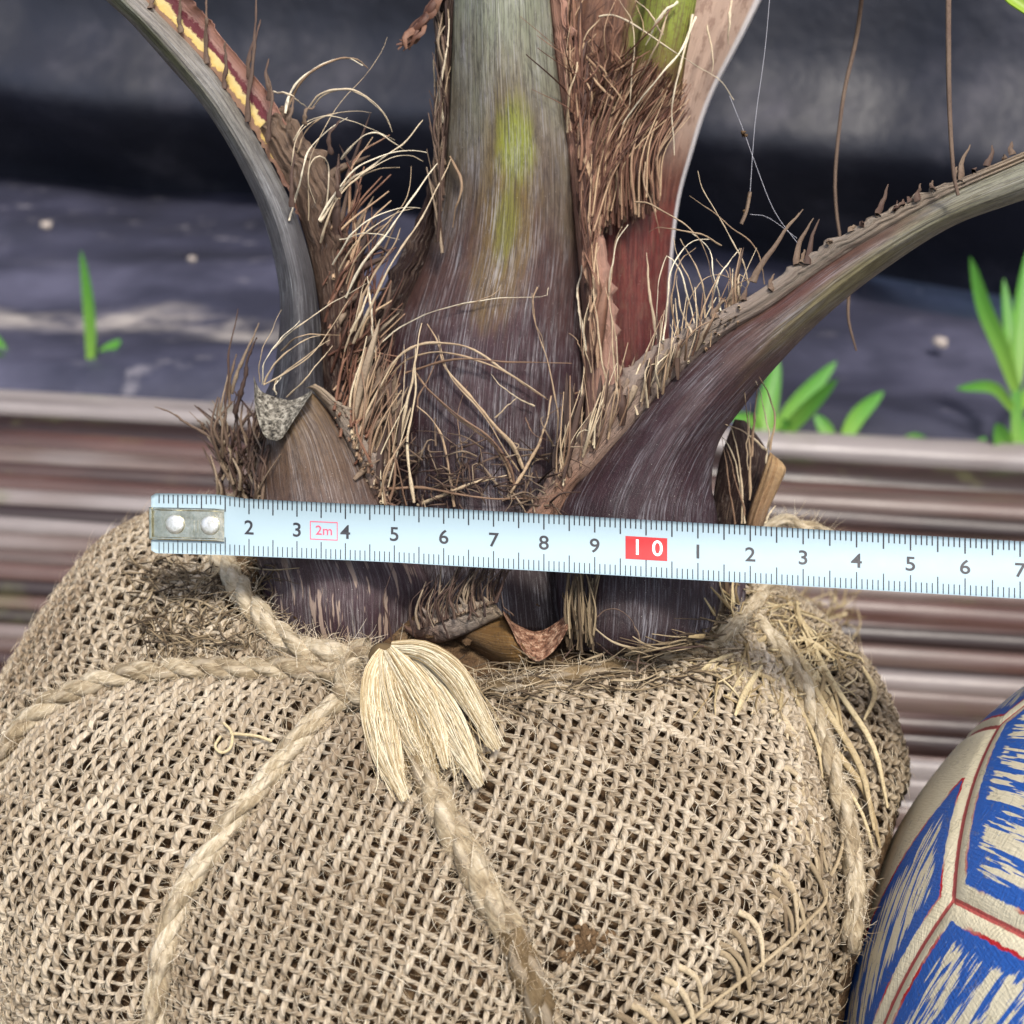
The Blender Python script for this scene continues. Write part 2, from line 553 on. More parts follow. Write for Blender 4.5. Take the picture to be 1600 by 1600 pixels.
def red_extra(m, col, x, y, z):
    t = m.fattr('tt')
    up = m.step(z, .52, .66)
    pale = m.math('MULTIPLY', m.step(t, .60, .74), up)
    col = m.mix(m.math('MULTIPLY', pale, .92), col, '#b49a88')
    gr = m.math('MULTIPLY', m.math('MULTIPLY', m.step(t, .36, .46), m.step(t, .72, .62)), m.step(z, .68, .8))
    col = m.mix(m.math('MULTIPLY', gr, .9), col, '#7f8c34')
    mr = m.math('MULTIPLY', gr, m.step(m.noise(m.comb(m.math('MULTIPLY', x, 2.5), m.math('MULTIPLY', y, .8), 2.0), 1.0, 4), .52, .6))
    col = m.mix(m.math('MULTIPLY', mr, .8), col, '#5a2f28')
    edge = m.math('MULTIPLY', m.step(t, .955, .975), m.step(z, .2, .4))  # rim light along the right edge, painted as a pale strip
    br = m.noise(m.comb(m.math('MULTIPLY', x, 5.0), m.math('MULTIPLY', y, 2.0), 6.0), 1.0, 8, .7)
    col = m.mix(m.math('MULTIPLY', m.step(br, .5, .6), .5), col, '#6a4a3c')
    return m.mix(m.math('MULTIPLY', edge, .85), col, '#d6d2d0')


M_REDSH = leaf_mat('red_back_sheath', [(0, '#3a1414'), (.2, '#571d1a'), (.42, '#6a2a22'), (.55, '#6b4030'), (.7, '#6f4a36'), (1, '#7d5a44')],
                   bloom='#a87c6c', bloom_amt=.25, streak='#2c100e', extra=red_extra)


def groove_extra(m, col, x, y, z):
    t = m.math('ADD', m.fattr('tt'), m.math('MULTIPLY', m.math('SUBTRACT', m.noise(m.comb(m.math('MULTIPLY', x, 4.0), m.math('MULTIPLY', y, 4.0), 1.0), 1.0, 6, .7), .5), .5))
    c = m.ramp(t, [(.0, '#7a5c48'), (.16, '#7a5c48'), (.2, '#c2a65c'), (.40, '#ccb980'), (.46, '#5e202a'), (.6, '#66262f'), (.66, '#a88278'), (.9, '#b58676'), (1, '#8f6656')])
    return m.mix(m.step(z, .12, .3), col, c)


M_GROOVE = leaf_mat('groove_skin', [(0, '#5a3a2c'), (1, '#7a5a48')], bloom_amt=.1, streak='#6a4a3c', streak_amt=.25, extra=groove_extra)


def make_cut_mat(name, a, b, c):
    m = MT(name)
    p = m.pos()
    n = m.noise(p, 900, 4, .7)
    v = m.voro(p, 1100)
    col = m.ramp(n, [(.35, a), (.5, b), (.65, c)])
    col = m.mix(m.math('MULTIPLY', m.step(v, .35, .15), .7), col, a)
    return m.done(col, .9, m.bump(n, 1.0, .0008), spec=.2)


M_CUT = make_cut_mat('grey_cut_face', '#23211e', '#6f6a60', '#aaa598')
M_CUTR = make_cut_mat('red_cut_face', '#3c261c', '#7e5a46', '#b89a80')


# ================================================================== SETTING
def grid(nu, nv):
    i = np.arange((nu - 1) * (nv - 1))
    r, c = i // (nv - 1), i % (nv - 1)
    b = r * nv + c
    return np.stack([b, b + 1, b + nv + 1, b + nv], 1)


DECK_YS = [652, 690, 738, 783, 826, 872, 920, 968, 1014, 1060, 1104, 1150, 1198, 1250, 1306, 1368, 1440, 1524, 1630]
DECK_YS = sorted(DECK_YS + [int(.5 * (a + b)) for a, b in zip(DECK_YS[1:], DECK_YS[2:])])
deck_y = [ground(800, y)[1] for y in DECK_YS]
FAR = deck_y[0] + .025

# soil under the slats, reaching past everything in view
g = mesh('ground', [(-4, -1, -.034), (4, -1, -.034), (4, FAR + .06, -.034), (-4, FAR + .06, -.034)], [(0, 1, 2, 3)], M_GAP)
g['kind'] = 'structure'

# black sheet laid on the ground beyond the slats
nu, nv = 60, 140
yy = np.linspace(FAR + .012, 2.6, nu)
xx = np.linspace(-3, 3, nv)
X, Y = np.meshgrid(xx, yy)
P = np.stack([X, Y], -1)
Z = -.012 + .010 * snoise(P, 3, 5.0, 3) + .012 * snoise(P * np.array([1, 3.0]), 5, 3.0, 2)
Z[0] = -.02
o = mesh('ground_sheet', np.stack([X, Y, Z], -1).reshape(-1, 3), grid(nu, nv), M_GROUND)
o['kind'] = 'structure'

# slats: one shared bar mesh, a rounded top, scaled to each width
deck = empty('deck', (0, .5, -.034))
deck['kind'] = 'structure'
npf, nl = 11, 50
ang = np.linspace(0, np.pi, npf)
prof = np.stack([-np.cos(ang) * .5, np.sin(ang) ** .8], 1)
prof = np.vstack([[-.5, -.9], prof, [.5, -.9]])
xs = np.linspace(-1.6, 1.6, nl)
bar_meshes = []
for q in range(3):
    V = []
    for i, xq in enumerate(xs):
        wob = .06 * math.sin(xq * 3 + q * 2) + .04 * math.sin(xq * 7.3 + q)
        for (a, b) in prof:
            V.append((xq, a + wob * .5, b + .12 * math.sin(xq * 4.1 + q * 1.7) + .05 * math.sin(xq * 15 + a * 4)))
    me = bpy.data.meshes.new('slat')
    Q = grid(nl, len(prof))
    me.from_pydata(V, [], Q[:, ::-1].tolist())
    me.polygons.foreach_set('use_smooth', np.ones(len(me.polygons), bool))
    me.materials.append(M_SLAT)
    bar_meshes.append(me)
for i, y in enumerate(deck_y):
    d = (deck_y[i - 1] - y) if i else (y - deck_y[1])
    o = bpy.data.objects.new('slat', bar_meshes[i % 3])
    wd = d * (.84 if i % 4 else .68)
    hgt = .013 if i % 3 else .010
    o.matrix_world = Matrix.Translation((0, y, -hgt * 1.17 - (.002 if i % 3 else .0))) @ Matrix.Rotation(math.radians(-.6 + .25 * math.sin(i * 2.1)), 4, 'Z') @ Matrix.Diagonal((1, wd, hgt, 1))
    link(o, deck)

# hanging black sheet behind
b0, b1 = ground(0, 262), ground(1600, 452)
dv = (b1 - b0)
dv[2] = 0
Lw = np.linalg.norm(dv)
dv /= Lw
nrm = np.array([dv[1], -dv[0], 0])      # toward the camera
nu, nv = 200, 90
u = np.linspace(-1.6, Lw + 1.6, nu)
hh = np.linspace(0, 1.7, nv)
U, Hh = np.meshgrid(u, hh, indexing='ij')
P2 = np.stack([U * 1.0, Hh * 1.0], -1)
off = .018 * snoise(P2 * np.array([2.0, .6]), 11, 3.0, 3) + .02 * snoise(P2 * np.array([.7, 2.5]), 12, 2.2, 2)
off += .065 * np.exp(-((Hh - .15 - .03 * snoise(U[..., None], 14, 2.0, 2)) / .055) ** 2)     # a slack fold hanging low
off -= .05 * np.exp(-(Hh / .06) ** 2)
P3 = b0 + dv * U[..., None] + nrm * off[..., None] + np.array([0, 0, 1.0]) * (Hh[..., None] - .02)
o = mesh('hanging_sheet', P3.reshape(-1, 3), grid(nu, nv), M_SHEET)
tag(o, 'dark grey woven plastic sheet hanging as a blurred backdrop wall', 'sheet')

# ================================================================== ROOT BALL
neck = cm2w(712, 838, 27.4)
RE, HT, HB = .1152, .074, .113
BC = neck - np.array([0, 0, HT])
HB = BC[2] - .0005
SOC_R = .1125
SOC = np.array([.1855, .153, SOC_R])
PSUP = 2.35


DENT = None


def ball_surf(D, shrink=0.0):
    """unit directions (...,3) -> points on the root ball"""
    D = D / np.linalg.norm(D, axis=-1, keepdims=True)
    r = np.hypot(D[..., 0], D[..., 1])
    z = D[..., 2]
    h = np.where(z > 0, HT, HB)
    pw = np.where(z > 0, PSUP, 2.05)
    rho = ((r / RE) ** pw + (np.abs(z) / h) ** pw) ** (-1 / pw)
    lump = 1 + .018 * snoise(D, 21, 2.5, 2) + .006 * snoise(D, 22, 9.0, 1)
    lump = lump + .115 * np.exp(-((D[..., 0] + .70) ** 2 + (D[..., 1] - .02) ** 2 + (D[..., 2] - .62) ** 2) / .07) + .05 * np.exp(-((D[..., 0] - .80) ** 2 + (D[..., 1] + .12) ** 2 + (D[..., 2] - .42) ** 2) / .05)
    if DENT is not None:
        dm = (D @ DENT.T).max(-1)
        an = np.arccos(np.clip(dm, -1, 1))
        lump = lump - .034 * np.exp(-(an / .05) ** 2) + .012 * np.exp(-((an - .22) / .10) ** 2)
    P = BC + D * (rho * lump - shrink)[..., None]
    # pressed in where the other ball touches it
    v = P - SOC
    dd = np.linalg.norm(v, axis=-1, keepdims=True)
    need = SOC_R + .004 - shrink
    P = np.where(dd < need, SOC + v / dd * need, P)
    return P


def ball_bvh(shrink=.0):
    nu, nv = 110, 220
    th = np.linspace(.02, np.pi - .02, nu)
    ph = np.linspace(0, 2 * np.pi, nv)
    T_, P_ = np.meshgrid(th, ph, indexing='ij')
    D = np.stack([np.sin(T_) * np.cos(P_), np.sin(T_) * np.sin(P_), np.cos(T_)], -1)
    V = ball_surf(D, shrink).reshape(-1, 3)
    return V, grid(nu, nv)


_V, _Q = ball_bvh(0)
_b = BVHTree.FromPolygons(_V.tolist(), _Q.tolist())
_dn = []
ROPE_A = [(-40, 1240), (0, 1188), (31, 1140), (78, 1100), (140, 1070), (203, 1054), (281, 1046), (375, 1045), (470, 1047), (555, 1052)]
ROPE_C = [(545, 1085), (510, 1112), (470, 1150), (439, 1187), (394, 1246), (343, 1307), (304, 1364), (276, 1420), (256, 1476), (245, 1538), (238, 1600), (236, 1660)]
ROPE_D = [(620, 1120), (650, 1175), (672, 1225), (695, 1275), (725, 1330), (757, 1388), (785, 1435), (800, 1455), (812, 1490), (830, 1535), (848, 1590), (866, 1660)]
ROPE_E = [(1178, 968), (1205, 998), (1231, 1028), (1256, 1074), (1278, 1126), (1294, 1176), (1312, 1240), (1328, 1302), (1336, 1380), (1330, 1470), (1318, 1560)]
for pl in (ROPE_A, ROPE_C, ROPE_D, ROPE_E):
    for a, b in even(np.array(pl, float), 40):
        h = _b.ray_cast(Vector(CT), Vector(rayd(a, b)).normalized())[0]
        if h is not None:
            v_ = np.array(h) - BC
            _dn.append(v_ / np.linalg.norm(v_))
DENT = np.array(_dn)
sack = empty('burlap_root_ball', (BC[0], BC[1], 0), 'round root ball wrapped in coarse beige burlap under the palm', 'root ball')
Vc, Qc = ball_bvh(.0034)
mesh('root_soil', Vc, Qc[:, ::-1], M_SOIL, sack)
Vs, Qs = ball_bvh(0)
BV_BALL = BVHTree.FromPolygons(Vs.tolist(), Qs.tolist())


def axes_for(n0):
    n0 = n0 / np.linalg.norm(n0)
    e1 = np.cross(np.array([0, 0, 1.0]), n0)
    e1 = e1 / np.linalg.norm(e1)
    e2 = np.cross(n0, e1)
    return n0, e1, e2


def expmap(a, b, ax):
    """plane coords in radians -> direction"""
    n0, e1, e2 = ax
    th = np.hypot(a, b)
    s = np.where(th > 1e-6, np.sin(th) / np.maximum(th, 1e-6), 1.0)
    return n0 * np.cos(th)[..., None] + (e1 * (a * s)[..., None] + e2 * (b * s)[..., None])


HEM = np.array([(840, 1190), (960, 1200), (1030, 1222), (1110, 1252), (1200, 1278), (1290, 1286), (1350, 1268), (1410, 1235), (1470, 1180), (1530, 1108), (1590, 1030), (1640, 965), (1720, 840), (1900, 600)], float)


def hemx(py):
    return np.interp(py, HEM[:, 0], HEM[:, 1])


def neck_rad(P):
    """1 at the cloth's gathered edge round the stem: wider at the back left and front"""
    v = P - BC
    az = np.arctan2(v[..., 1], v[..., 0])          # 0 = right, -pi/2 = to the camera
    r = np.hypot(v[..., 0], v[..., 1])
    lim = .0545 + .003 * np.cos(az + 2.2) + .004 * np.sin(3 * az) + .003 * np.sin(7 * az + 1)
    return np.where(v[..., 2] > .03, r / lim, 9.0)


def weave(name, n0, rot, cc, sp, ulim, keep, mat, lift, rad, amp, seed, samp=5, sides=7, ang_max=2.0):
    ax = axes_for(n0)
    R0 = .105
    out = []
    ends = []
    lin = np.arange(-ulim, ulim + 1e-9, sp)
    r_ = np.random.default_rng(seed)
    for fam in (0, 1):
        for i, c0 in enumerate(lin):
            c = c0 + r_.normal() * sp * .07
            t = np.arange(-ulim, ulim, sp / samp)
            z = (c + 1j * t) if fam == 0 else (t + 1j * c)
            wv = np.stack([z.real, z.imag], -1)
            dn = snoise(wv, seed + 3, 45, 3) + 1j * snoise(wv, seed + 4, 45, 3)
            z = z + dn * sp * .42 + (snoise(np.stack([t, t * 0 + c0 * 50], -1), seed + 9 + fam, 210, 2)) * sp * .16 * (1 if fam == 0 else 1j)
            zz = z / R0 * np.exp(1j * rot)
            wz = zz + cc * zz ** 2
            a, b = wz.real, wz.imag
            th = np.hypot(a, b)
            D = expmap(a, b, ax)
            S = ball_surf(D)
            N = S - BC
            N /= np.linalg.norm(N, axis=1, keepdims=True)
            par = np.round((c0 + ulim) / sp).astype(int)
            ph = np.pi * (t / sp) + np.pi * par + (np.pi if fam else 0) + np.pi * ulim / sp
            und = np.cos(ph)
            P = S + N * (lift + amp * (1.15 if fam == 0 else .8) * und)[:, None]
            ok = (th < ang_max) & keep(P)
            scale = np.abs(1 + 2 * cc * zz)
            thick = r_.uniform(.78, 1.28) * (1.2 if fam == 0 else .85)
            rr = rad * thick * np.clip(scale, .72, 1.15) * (1 + .14 * snoise(np.stack([t, t * 0 + i * 3.3], -1), seed + 31 + fam, 500, 2))
            idx = np.where(ok)[0]
            if len(idx) < 6:
                continue
            for run in np.split(idx, np.where(np.diff(idx) > 1)[0] + 1):
                if len(run) < 6:
                    continue
                V, Q, A = tubes(P[run], rr[run][None], sides, ref=N[run])
                out.append((V, Q, A))
                ends.append((P[run[0]], P[run[1]]))
                ends.append((P[run[-1]], P[run[-2]]))
    V, Q, A = join(out)
    o = mesh(name, V, Q, mat, sack, A, kind='stuff')
    return o, V, ends


def keep_front(P):
    px, py, d = proj(P)
    v = P - BC
    facing = (v @ (CT - BC)) > -.012
    return (neck_rad(P) > 1.0) & ~((px > hemx(py)) & facing) & (P[:, 2] > .015)


def keep_back(P):
    px, py, d = proj(P)
    v = P - BC
    facing = (v @ (CT - BC)) > -.012
    return (neck_rad(P) > .93) & ((px > hemx(py) - 26) | ~facing) & (P[:, 2] > .015)


nf = cm2w(640, 1330, 20) - BC
front, VF, ends = weave('burlap_weave', nf, math.radians(-18), -.22j, .00218, .205, keep_front, M_JUTE, .0009, .00051, .00038, 41, samp=4, sides=6)
nb = np.array([.95, .15, .1])
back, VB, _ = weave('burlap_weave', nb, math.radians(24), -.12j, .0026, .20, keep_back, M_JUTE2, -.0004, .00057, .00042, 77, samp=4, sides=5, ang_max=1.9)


# ------------------------------------------------------------------ fuzz on cloth
def fuzz(name, pts, cen, n, length, rad, mat, parent, seed, out=1.0, nseg=4):
    r_ = np.random.default_rng(seed)
    pick = r_.integers(0, len(pts), n)
    p0 = pts[pick]
    if cen is None:
        nn = r_.normal(size=(n, 3))
    else:
        nn = p0 - cen
    nn = nn / (np.linalg.norm(nn, axis=1, keepdims=True) + 1e-9)
    tg = np.cross(nn, r_.normal(size=(n, 3)))
    tg /= np.linalg.norm(tg, axis=1, keepdims=True) + 1e-9
    bend = np.cross(nn, tg) * r_.normal(size=(n, 1)) * .7
    L = length * r_.uniform(.4, 1.5, (n, 1))
    ts = np.linspace(0, 1, nseg)
    up = r_.uniform(.1, .8, (n, 1)) * out
    P = np.stack([p0 + nn * .0002 + L * (tg * t + nn * up * t * (1.0 - .5 * t) + bend * t * t) for t in ts], 1)
    Rr = rad * np.linspace(1, .35, nseg)[None] * r_.uniform(.6, 1.3, (n, 1))
    V, Q, A = tubes(P, Rr, 3)
    return mesh(name, V, Q, mat, parent, A, kind='stuff')


def vis(V):
    """points the photograph's side of the ball shows"""
    return V[((V - BC) @ (CT - BC)) > 0]


fuzz('fuzz', vis(VF), BC, 26000, .0028, .000055, M_FUZZ, sack, 5)
fuzz('fuzz', vis(VB), BC, 6000, .0026, .000055, M_FUZZ, sack, 6)


# ================================================================== PALM
palm = empty('palm', (neck[0], neck[1], neck[2] - .03), 'young palm with cut leaf bases and arching grey petioles in the burlap ball', 'palm')
BVS = []


def depth_at(px, py, default=None, extra=()):
    d = rayd(px, py)
    dv_ = Vector(d).normalized()
    best = None
    for b in list(BVS) + list(extra):
        h = b.ray_cast(Vector(CT), dv_)
        if h[0] is not None:
            z = (np.array(h[0]) - CT) @ FWD * 100
            if best is None or z < best:
                best = z
    return best if best is not None else default


def leaf_base(name, rows, mat, n=70, m=34, back=.6, power=.85, parent=None, seed=0, rough=.0, jagL=0.0, jagR=0.0, solid=True, bvh=True, label=None):
    """rows: (Lx,Ly,Rx,Ry,depth,bulge) bottom to top; solid with a bulging front and a flatter back"""
    Rw = even(np.array(rows, float), n)
    t = np.linspace(0, 1, m)
    tb = np.linspace(1, 0, 14)[1:-1]
    Lx, Ly, Rx, Ry, D, B = Rw.T
    s = np.linspace(0, 1, n)
    if jagL or jagR:
        jl = jagL * np.maximum(0, snoise(s[:, None], seed + 1, 90, 3)) ** 1.0
        jr = jagR * np.maximum(0, snoise(s[:, None], seed + 2, 90, 3)) ** 1.0
        dx, dy = Rx - Lx, Ry - Ly
        ln = np.hypot(dx, dy) + 1e-6
        Lx, Ly = Lx - dx / ln * jl, Ly - dy / ln * jl
        Rx, Ry = Rx + dx / ln * jr, Ry + dy / ln * jr
    rows3 = []
    for tt, sign in ((t, 1), (tb, -1)):
        px = Lx[:, None] * (1 - tt) + Rx[:, None] * tt
        py = Ly[:, None] * (1 - tt) + Ry[:, None] * tt
        prof_ = np.sin(np.pi * tt) ** power
        if sign > 0:
            ridge = rough * snoise(np.stack(np.broadcast_arrays(tt[None] * 26, s[:, None] * 3.0), -1), seed + 7, 1.6, 3)
            dd = D[:, None] - B[:, None] * prof_ + ridge * prof_
        else:
            dd = D[:, None] + (back * np.abs(B[:, None]) + .12) * prof_
        rows3.append((px, py, dd, np.broadcast_to(tt, px.shape), np.full(px.shape, float(sign))))
    px, py, dd, T_, S_ = [np.concatenate([a[i] for a in rows3], 1) for i in range(5)]
    P = cm2w(px, py, dd)
    K = P.shape[1]
    ctr = P.mean(1)
    al = np.r_[0, np.cumsum(np.linalg.norm(np.diff(ctr, axis=0), axis=1))] * 100
    wd = np.linalg.norm(P[:, m - 1] - P[:, 0], axis=1) * 100
    wd_n = .55 * wd + .45 * wd.mean()
    co = np.stack([(T_ - .5) * wd_n[:, None] * 1.25 + np.where(S_ < 0, 7.3, 0), np.broadcast_to(al[:, None], T_.shape), np.broadcast_to(s[:, None], T_.shape)], -1)
    V = P.reshape(-1, 3)
    i = np.arange((n - 1) * K)
    r, c = i // K, i % K
    Q = np.stack([r * K + c, r * K + (c + 1) % K, (r + 1) * K + (c + 1) % K, (r + 1) * K + c], 1)
    # caps
    cap0, cap1 = len(V), len(V) + 1
    V = np.vstack([V, P[0].mean(0), P[-1].mean(0)])
    tri = [(cap0, (k + 1) % K, k, k) for k in range(K)] + [(cap1, (n - 1) * K + k, (n - 1) * K + (k + 1) % K, (n - 1) * K + (k + 1) % K) for k in range(K)]
    cof = np.vstack([co.reshape(-1, 3), co[0].mean(0), co[-1].mean(0)])
    ttf = np.r_[T_.reshape(-1), .5, .5]
    faces = Q.tolist() + [f_[:3] for f_ in tri]
    o = mesh(name, V, faces, mat, parent or palm, {'co': cof, 'tt': ttf})
    if bvh:
        BVS.append(BVHTree.FromPolygons(V.tolist(), Q.tolist()))
    if label:
        o['label'] = label
    return o


# core of the stem, hidden between the bases
leaf_base('stem', [(560, 1010, 960, 1000, 26.5, 1.2), (520, 930, 1000, 930, 27.2, 2.0), (520, 820, 1010, 820, 27.6, 2.2), (540, 700, 1000, 700, 27.7, 1.6), (600, 600, 960, 600, 27.6, 1.0), (700, 560, 900, 560, 27.6, .5)], M_DARKSH, back=1.2, rough=.12, seed=3)
leaf_base('petiole', [(650, 985, 900, 985, 25.0, .7), (625, 900, 905, 900, 25.8, 1.3), (600, 800, 905, 800, 26.3, 1.7), (585, 700, 908, 710, 26.6, 2.0), (585, 600, 918, 600, 26.8, 2.2), (612, 500, 915, 500, 26.7, 2.1),
                      (662, 400, 904, 400, 26.4, 1.65), (691, 300, 894, 300, 26.0, 1.35), (700, 200, 884, 200, 25.6, 1.2), (705, 100, 869, 100, 25.2, 1.1), (709, 0, 859, 0, 24.9, 1.05), (712, -80, 850, -80, 24.7, 1.0)],
          M_CENTER, n=120, m=60, seed=10, rough=.015, label='upright grey and green petiole with purple base')
# its ragged margins
leaf_base('leaf_margin', [(560, 790, 640, 790, 26.5, .7), (540, 690, 625, 690, 26.7, .8), (545, 590, 620, 590, 26.8, .8), (575, 500, 640, 500, 26.8, .7), (625, 400, 682, 400, 26.6, .5), (668, 300, 700, 300, 26.2, .3), (684, 190, 706, 190, 25.8, .25), (690, 80, 712, 80, 25.4, .2), (696, -60, 716, -60, 25, .2)],
          M_DARKSH, jagL=9, seed=20, rough=.08)
leaf_base('leaf_margin', [(912, 690, 985, 690, 26.4, .5), (915, 610, 968, 600, 26.5, .5), (910, 510, 962, 510, 26.6, .5), (902, 400, 948, 400, 26.4, .4), (891, 300, 928, 300, 26.1, .35), (884, 215, 918, 215, 25.8, .3), (872, 120, 905, 120, 25.5, .25), (858, 0, 882, 0, 25, .2), (850, -60, 876, -60, 24.9, .2)],
          M_PINK, jagR=8, seed=21, rough=.06, label='pinkish fibrous margin of the upright petiole')
# back sheath and its petiole
leaf_base('petiole', [(915, 700, 1050, 690, 28.4, 1.0), (905, 600, 1047, 590, 28.4, 1.2), (900, 480, 1047, 470, 28.2, 1.2), (892, 340, 1060, 330, 27.9, 1.2), (880, 240, 1083, 240, 27.6, 1.1), (868, 150, 1114, 150, 27.3, 1.0), (858, 50, 1166, 50, 27.0, .9), (850, -70, 1225, -70, 26.7, .8)],
          M_REDSH, n=110, m=60, seed=30, rough=.05, label='reddish brown back petiole with rim light painted on its edge and torn fibrous sheath')
leaf_base('young_stalk', [(975, 190, 1060, 190, 26.2, .3), (990, 100, 1070, 105, 25.9, .4), (1005, 20, 1085, 20, 25.6, .45), (1015, -60, 1098, -60, 25.3, .45)],
          leaf_mat('young_stalk_skin', [(0, '#5a3828'), (.3, '#71602c'), (.6, '#8a963a'), (1, '#94a040')], bloom_amt=.1, streak='#5a2a28', streak_amt=.6), n=40, m=20, seed=33, label='green and maroon young stalk')
# left petiole
leaf_base('petiole', [(405, 860, 570, 860, 26.4, .9), (398, 760, 545, 760, 26.4, 1.1), (402, 650, 520, 650, 26.3, 1.1), (425, 590, 508, 590, 26.1, 1.0), (435, 530, 502, 530, 25.9, .85), (437, 464, 491, 432, 25.6, .7), (426, 395, 468, 350, 25.4, .62), (406, 327, 442, 290, 25.2, .55),
                      (375, 261, 407, 226, 25.0, .5), (344, 206, 374, 172, 24.8, .45), (309, 155, 342, 124, 24.6, .42), (261, 100, 302, 76, 24.4, .42), (206, 38, 252, 26, 24.1, .42), (165, 0, 216, -12, 24.0, .42), (100, -66, 150, -80, 23.8, .42)],
          M_LEFT, n=120, m=40, seed=40, rough=.012, label='grey petiole arching up to the left edge')
leaf_base('leaf_groove', [(470, 345, 505, 330, 25.5, -.1), (452, 300, 486, 276, 25.3, -.12), (424, 250, 460, 222, 25.1, -.14), (392, 196, 428, 158, 24.9, -.15), (354, 140, 392, 112, 24.7, -.16), (322, 98, 348, 60, 24.5, -.16), (276, 54, 322, 25, 24.3, -.16), (222, -4, 296, -2, 24.1, -.16), (170, -60, 240, -62, 24, -.16)],
          M_GROOVE, n=90, m=26, seed=41, back=1.8, jagR=7, jagL=4, label='yellow and maroon groove inside the left petiole')
leaf_base('leaf_margin', [(520, 800, 600, 800, 25.9, .4), (512, 690, 575, 690, 26.0, .5), (503, 590, 562, 590, 26.0, .5), (500, 500, 556, 500, 25.9, .5), (488, 420, 550, 410, 25.8, .45), (468, 345, 530, 335, 25.6, .4), (448, 292, 505, 270, 25.4, .3), (424, 246, 474, 212, 25.2, .2), (400, 206, 440, 165, 25.1, .15)],
          M_SHEATH, n=110, m=26, jagR=14, seed=42, rough=.1, label='torn brown fibrous margin of the left petiole')
# right petiole
RROWS = [(945, 1024, 1030, 1026, 23.5, .2), (902, 1012, 1078, 1014, 23.7, .65), (880, 985, 1108, 988, 23.95, 1.0), (870, 945, 1124, 948, 24.2, 1.2), (868, 890, 1128, 890, 24.3, 1.2), (868, 805, 1121, 808, 24.4, 1.3), (918, 738, 1112, 752, 24.3, 1.2), (985, 665, 1123, 692, 24.1, 1.1), (1050, 592, 1158, 640, 23.9, 1.0), (1126, 527, 1212, 574, 23.6, .88), (1202, 480, 1286, 498, 23.3, .75),
         (1292, 414, 1378, 424, 23.0, .62), (1392, 352, 1482, 357, 22.6, .52), (1482, 302, 1572, 322, 22.3, .46), (1600, 250, 1665, 292, 22.0, .42), (1720, 200, 1770, 255, 21.7, .4)]
leaf_base('petiole', RROWS, M_RIGHT, n=130, m=44, seed=50, rough=.015, label='purple brown petiole arching out to the right with spiny upper edge')
leaf_base('leaf_margin', [(818, 815, 872, 812, 24.4, .3), (842, 770, 900, 762, 24.4, .3), (880, 705, 932, 735, 24.3, .3), (945, 622, 992, 663, 24.1, .3), (1008, 560, 1057, 594, 23.9, .26), (1092, 503, 1130, 528, 23.6, .22), (1172, 462, 1206, 481, 23.3, .18), (1262, 402, 1294, 417, 23.0, .13), (1362, 342, 1394, 355, 22.6, .1), (1468, 293, 1486, 305, 22.3, .09), (1592, 240, 1604, 253, 22, .08), (1712, 190, 1722, 203, 21.7, .07)],
          M_CRUST, n=150, m=16, jagL=10, seed=51, rough=.06, label='flaky grey margin along the right petiole')
M_UP = leaf_mat('upper_petiole_skin', [(0, '#878a74'), (.5, '#86905c'), (1, '#7f9048')], bloom='#b4b2b0', bloom_amt=.3, streak='#4a463c', streak_amt=.3)
for rows in ([(100, -66, 150, -80, 23.8, .42), (-150, -280, -95, -310, 23.0, .36), (-450, -480, -410, -520, 22.0, .25)],
             [(712, -80, 850, -80, 24.7, 1.0), (722, -500, 838, -500, 23.2, .8), (740, -1000, 820, -1000, 21.5, .5)],
             [(850, -70, 1225, -70, 26.7, .8), (1000, -300, 1290, -300, 26.0, .7), (1200, -700, 1400, -700, 25.0, .5)],
             [(1015, -60, 1098, -60, 25.3, .45), (1040, -400, 1110, -400, 24.3, .35), (1080, -800, 1120, -800, 23.0, .2)],
             [(1720, 200, 1770, 255, 21.7, .4), (1950, 130, 1985, 190, 21.0, .34), (2250, 110, 2270, 165, 20.0, .25)]):
    leaf_base('upper_petiole', rows, M_UP, n=40, m=20, seed=90, bvh=False)
# left cut stub and its bulge below the tape
leaf_base('cut_stub', [(515, 1016, 585, 1018, 24.2, .2), (462, 1006, 632, 1008, 24.5, .75), (430, 982, 655, 986, 24.8, 1.15), (413, 945, 668, 950, 25.0, 1.45), (406, 900, 668, 905, 25.1, 1.5), (392, 810, 612, 810, 25.0, 1.35), (394, 765, 586, 760, 25.0, 1.2), (402, 725, 560, 715, 24.9, 1.05), (410, 695, 530, 668, 24.8, .85), (411, 682, 505, 632, 24.75, .7), (408, 668, 489, 614, 24.7, .55)],
          M_STUB, n=100, m=54, seed=61, rough=.02, label='brown cut leaf stub with a dark scarred bulge, left of the stem')


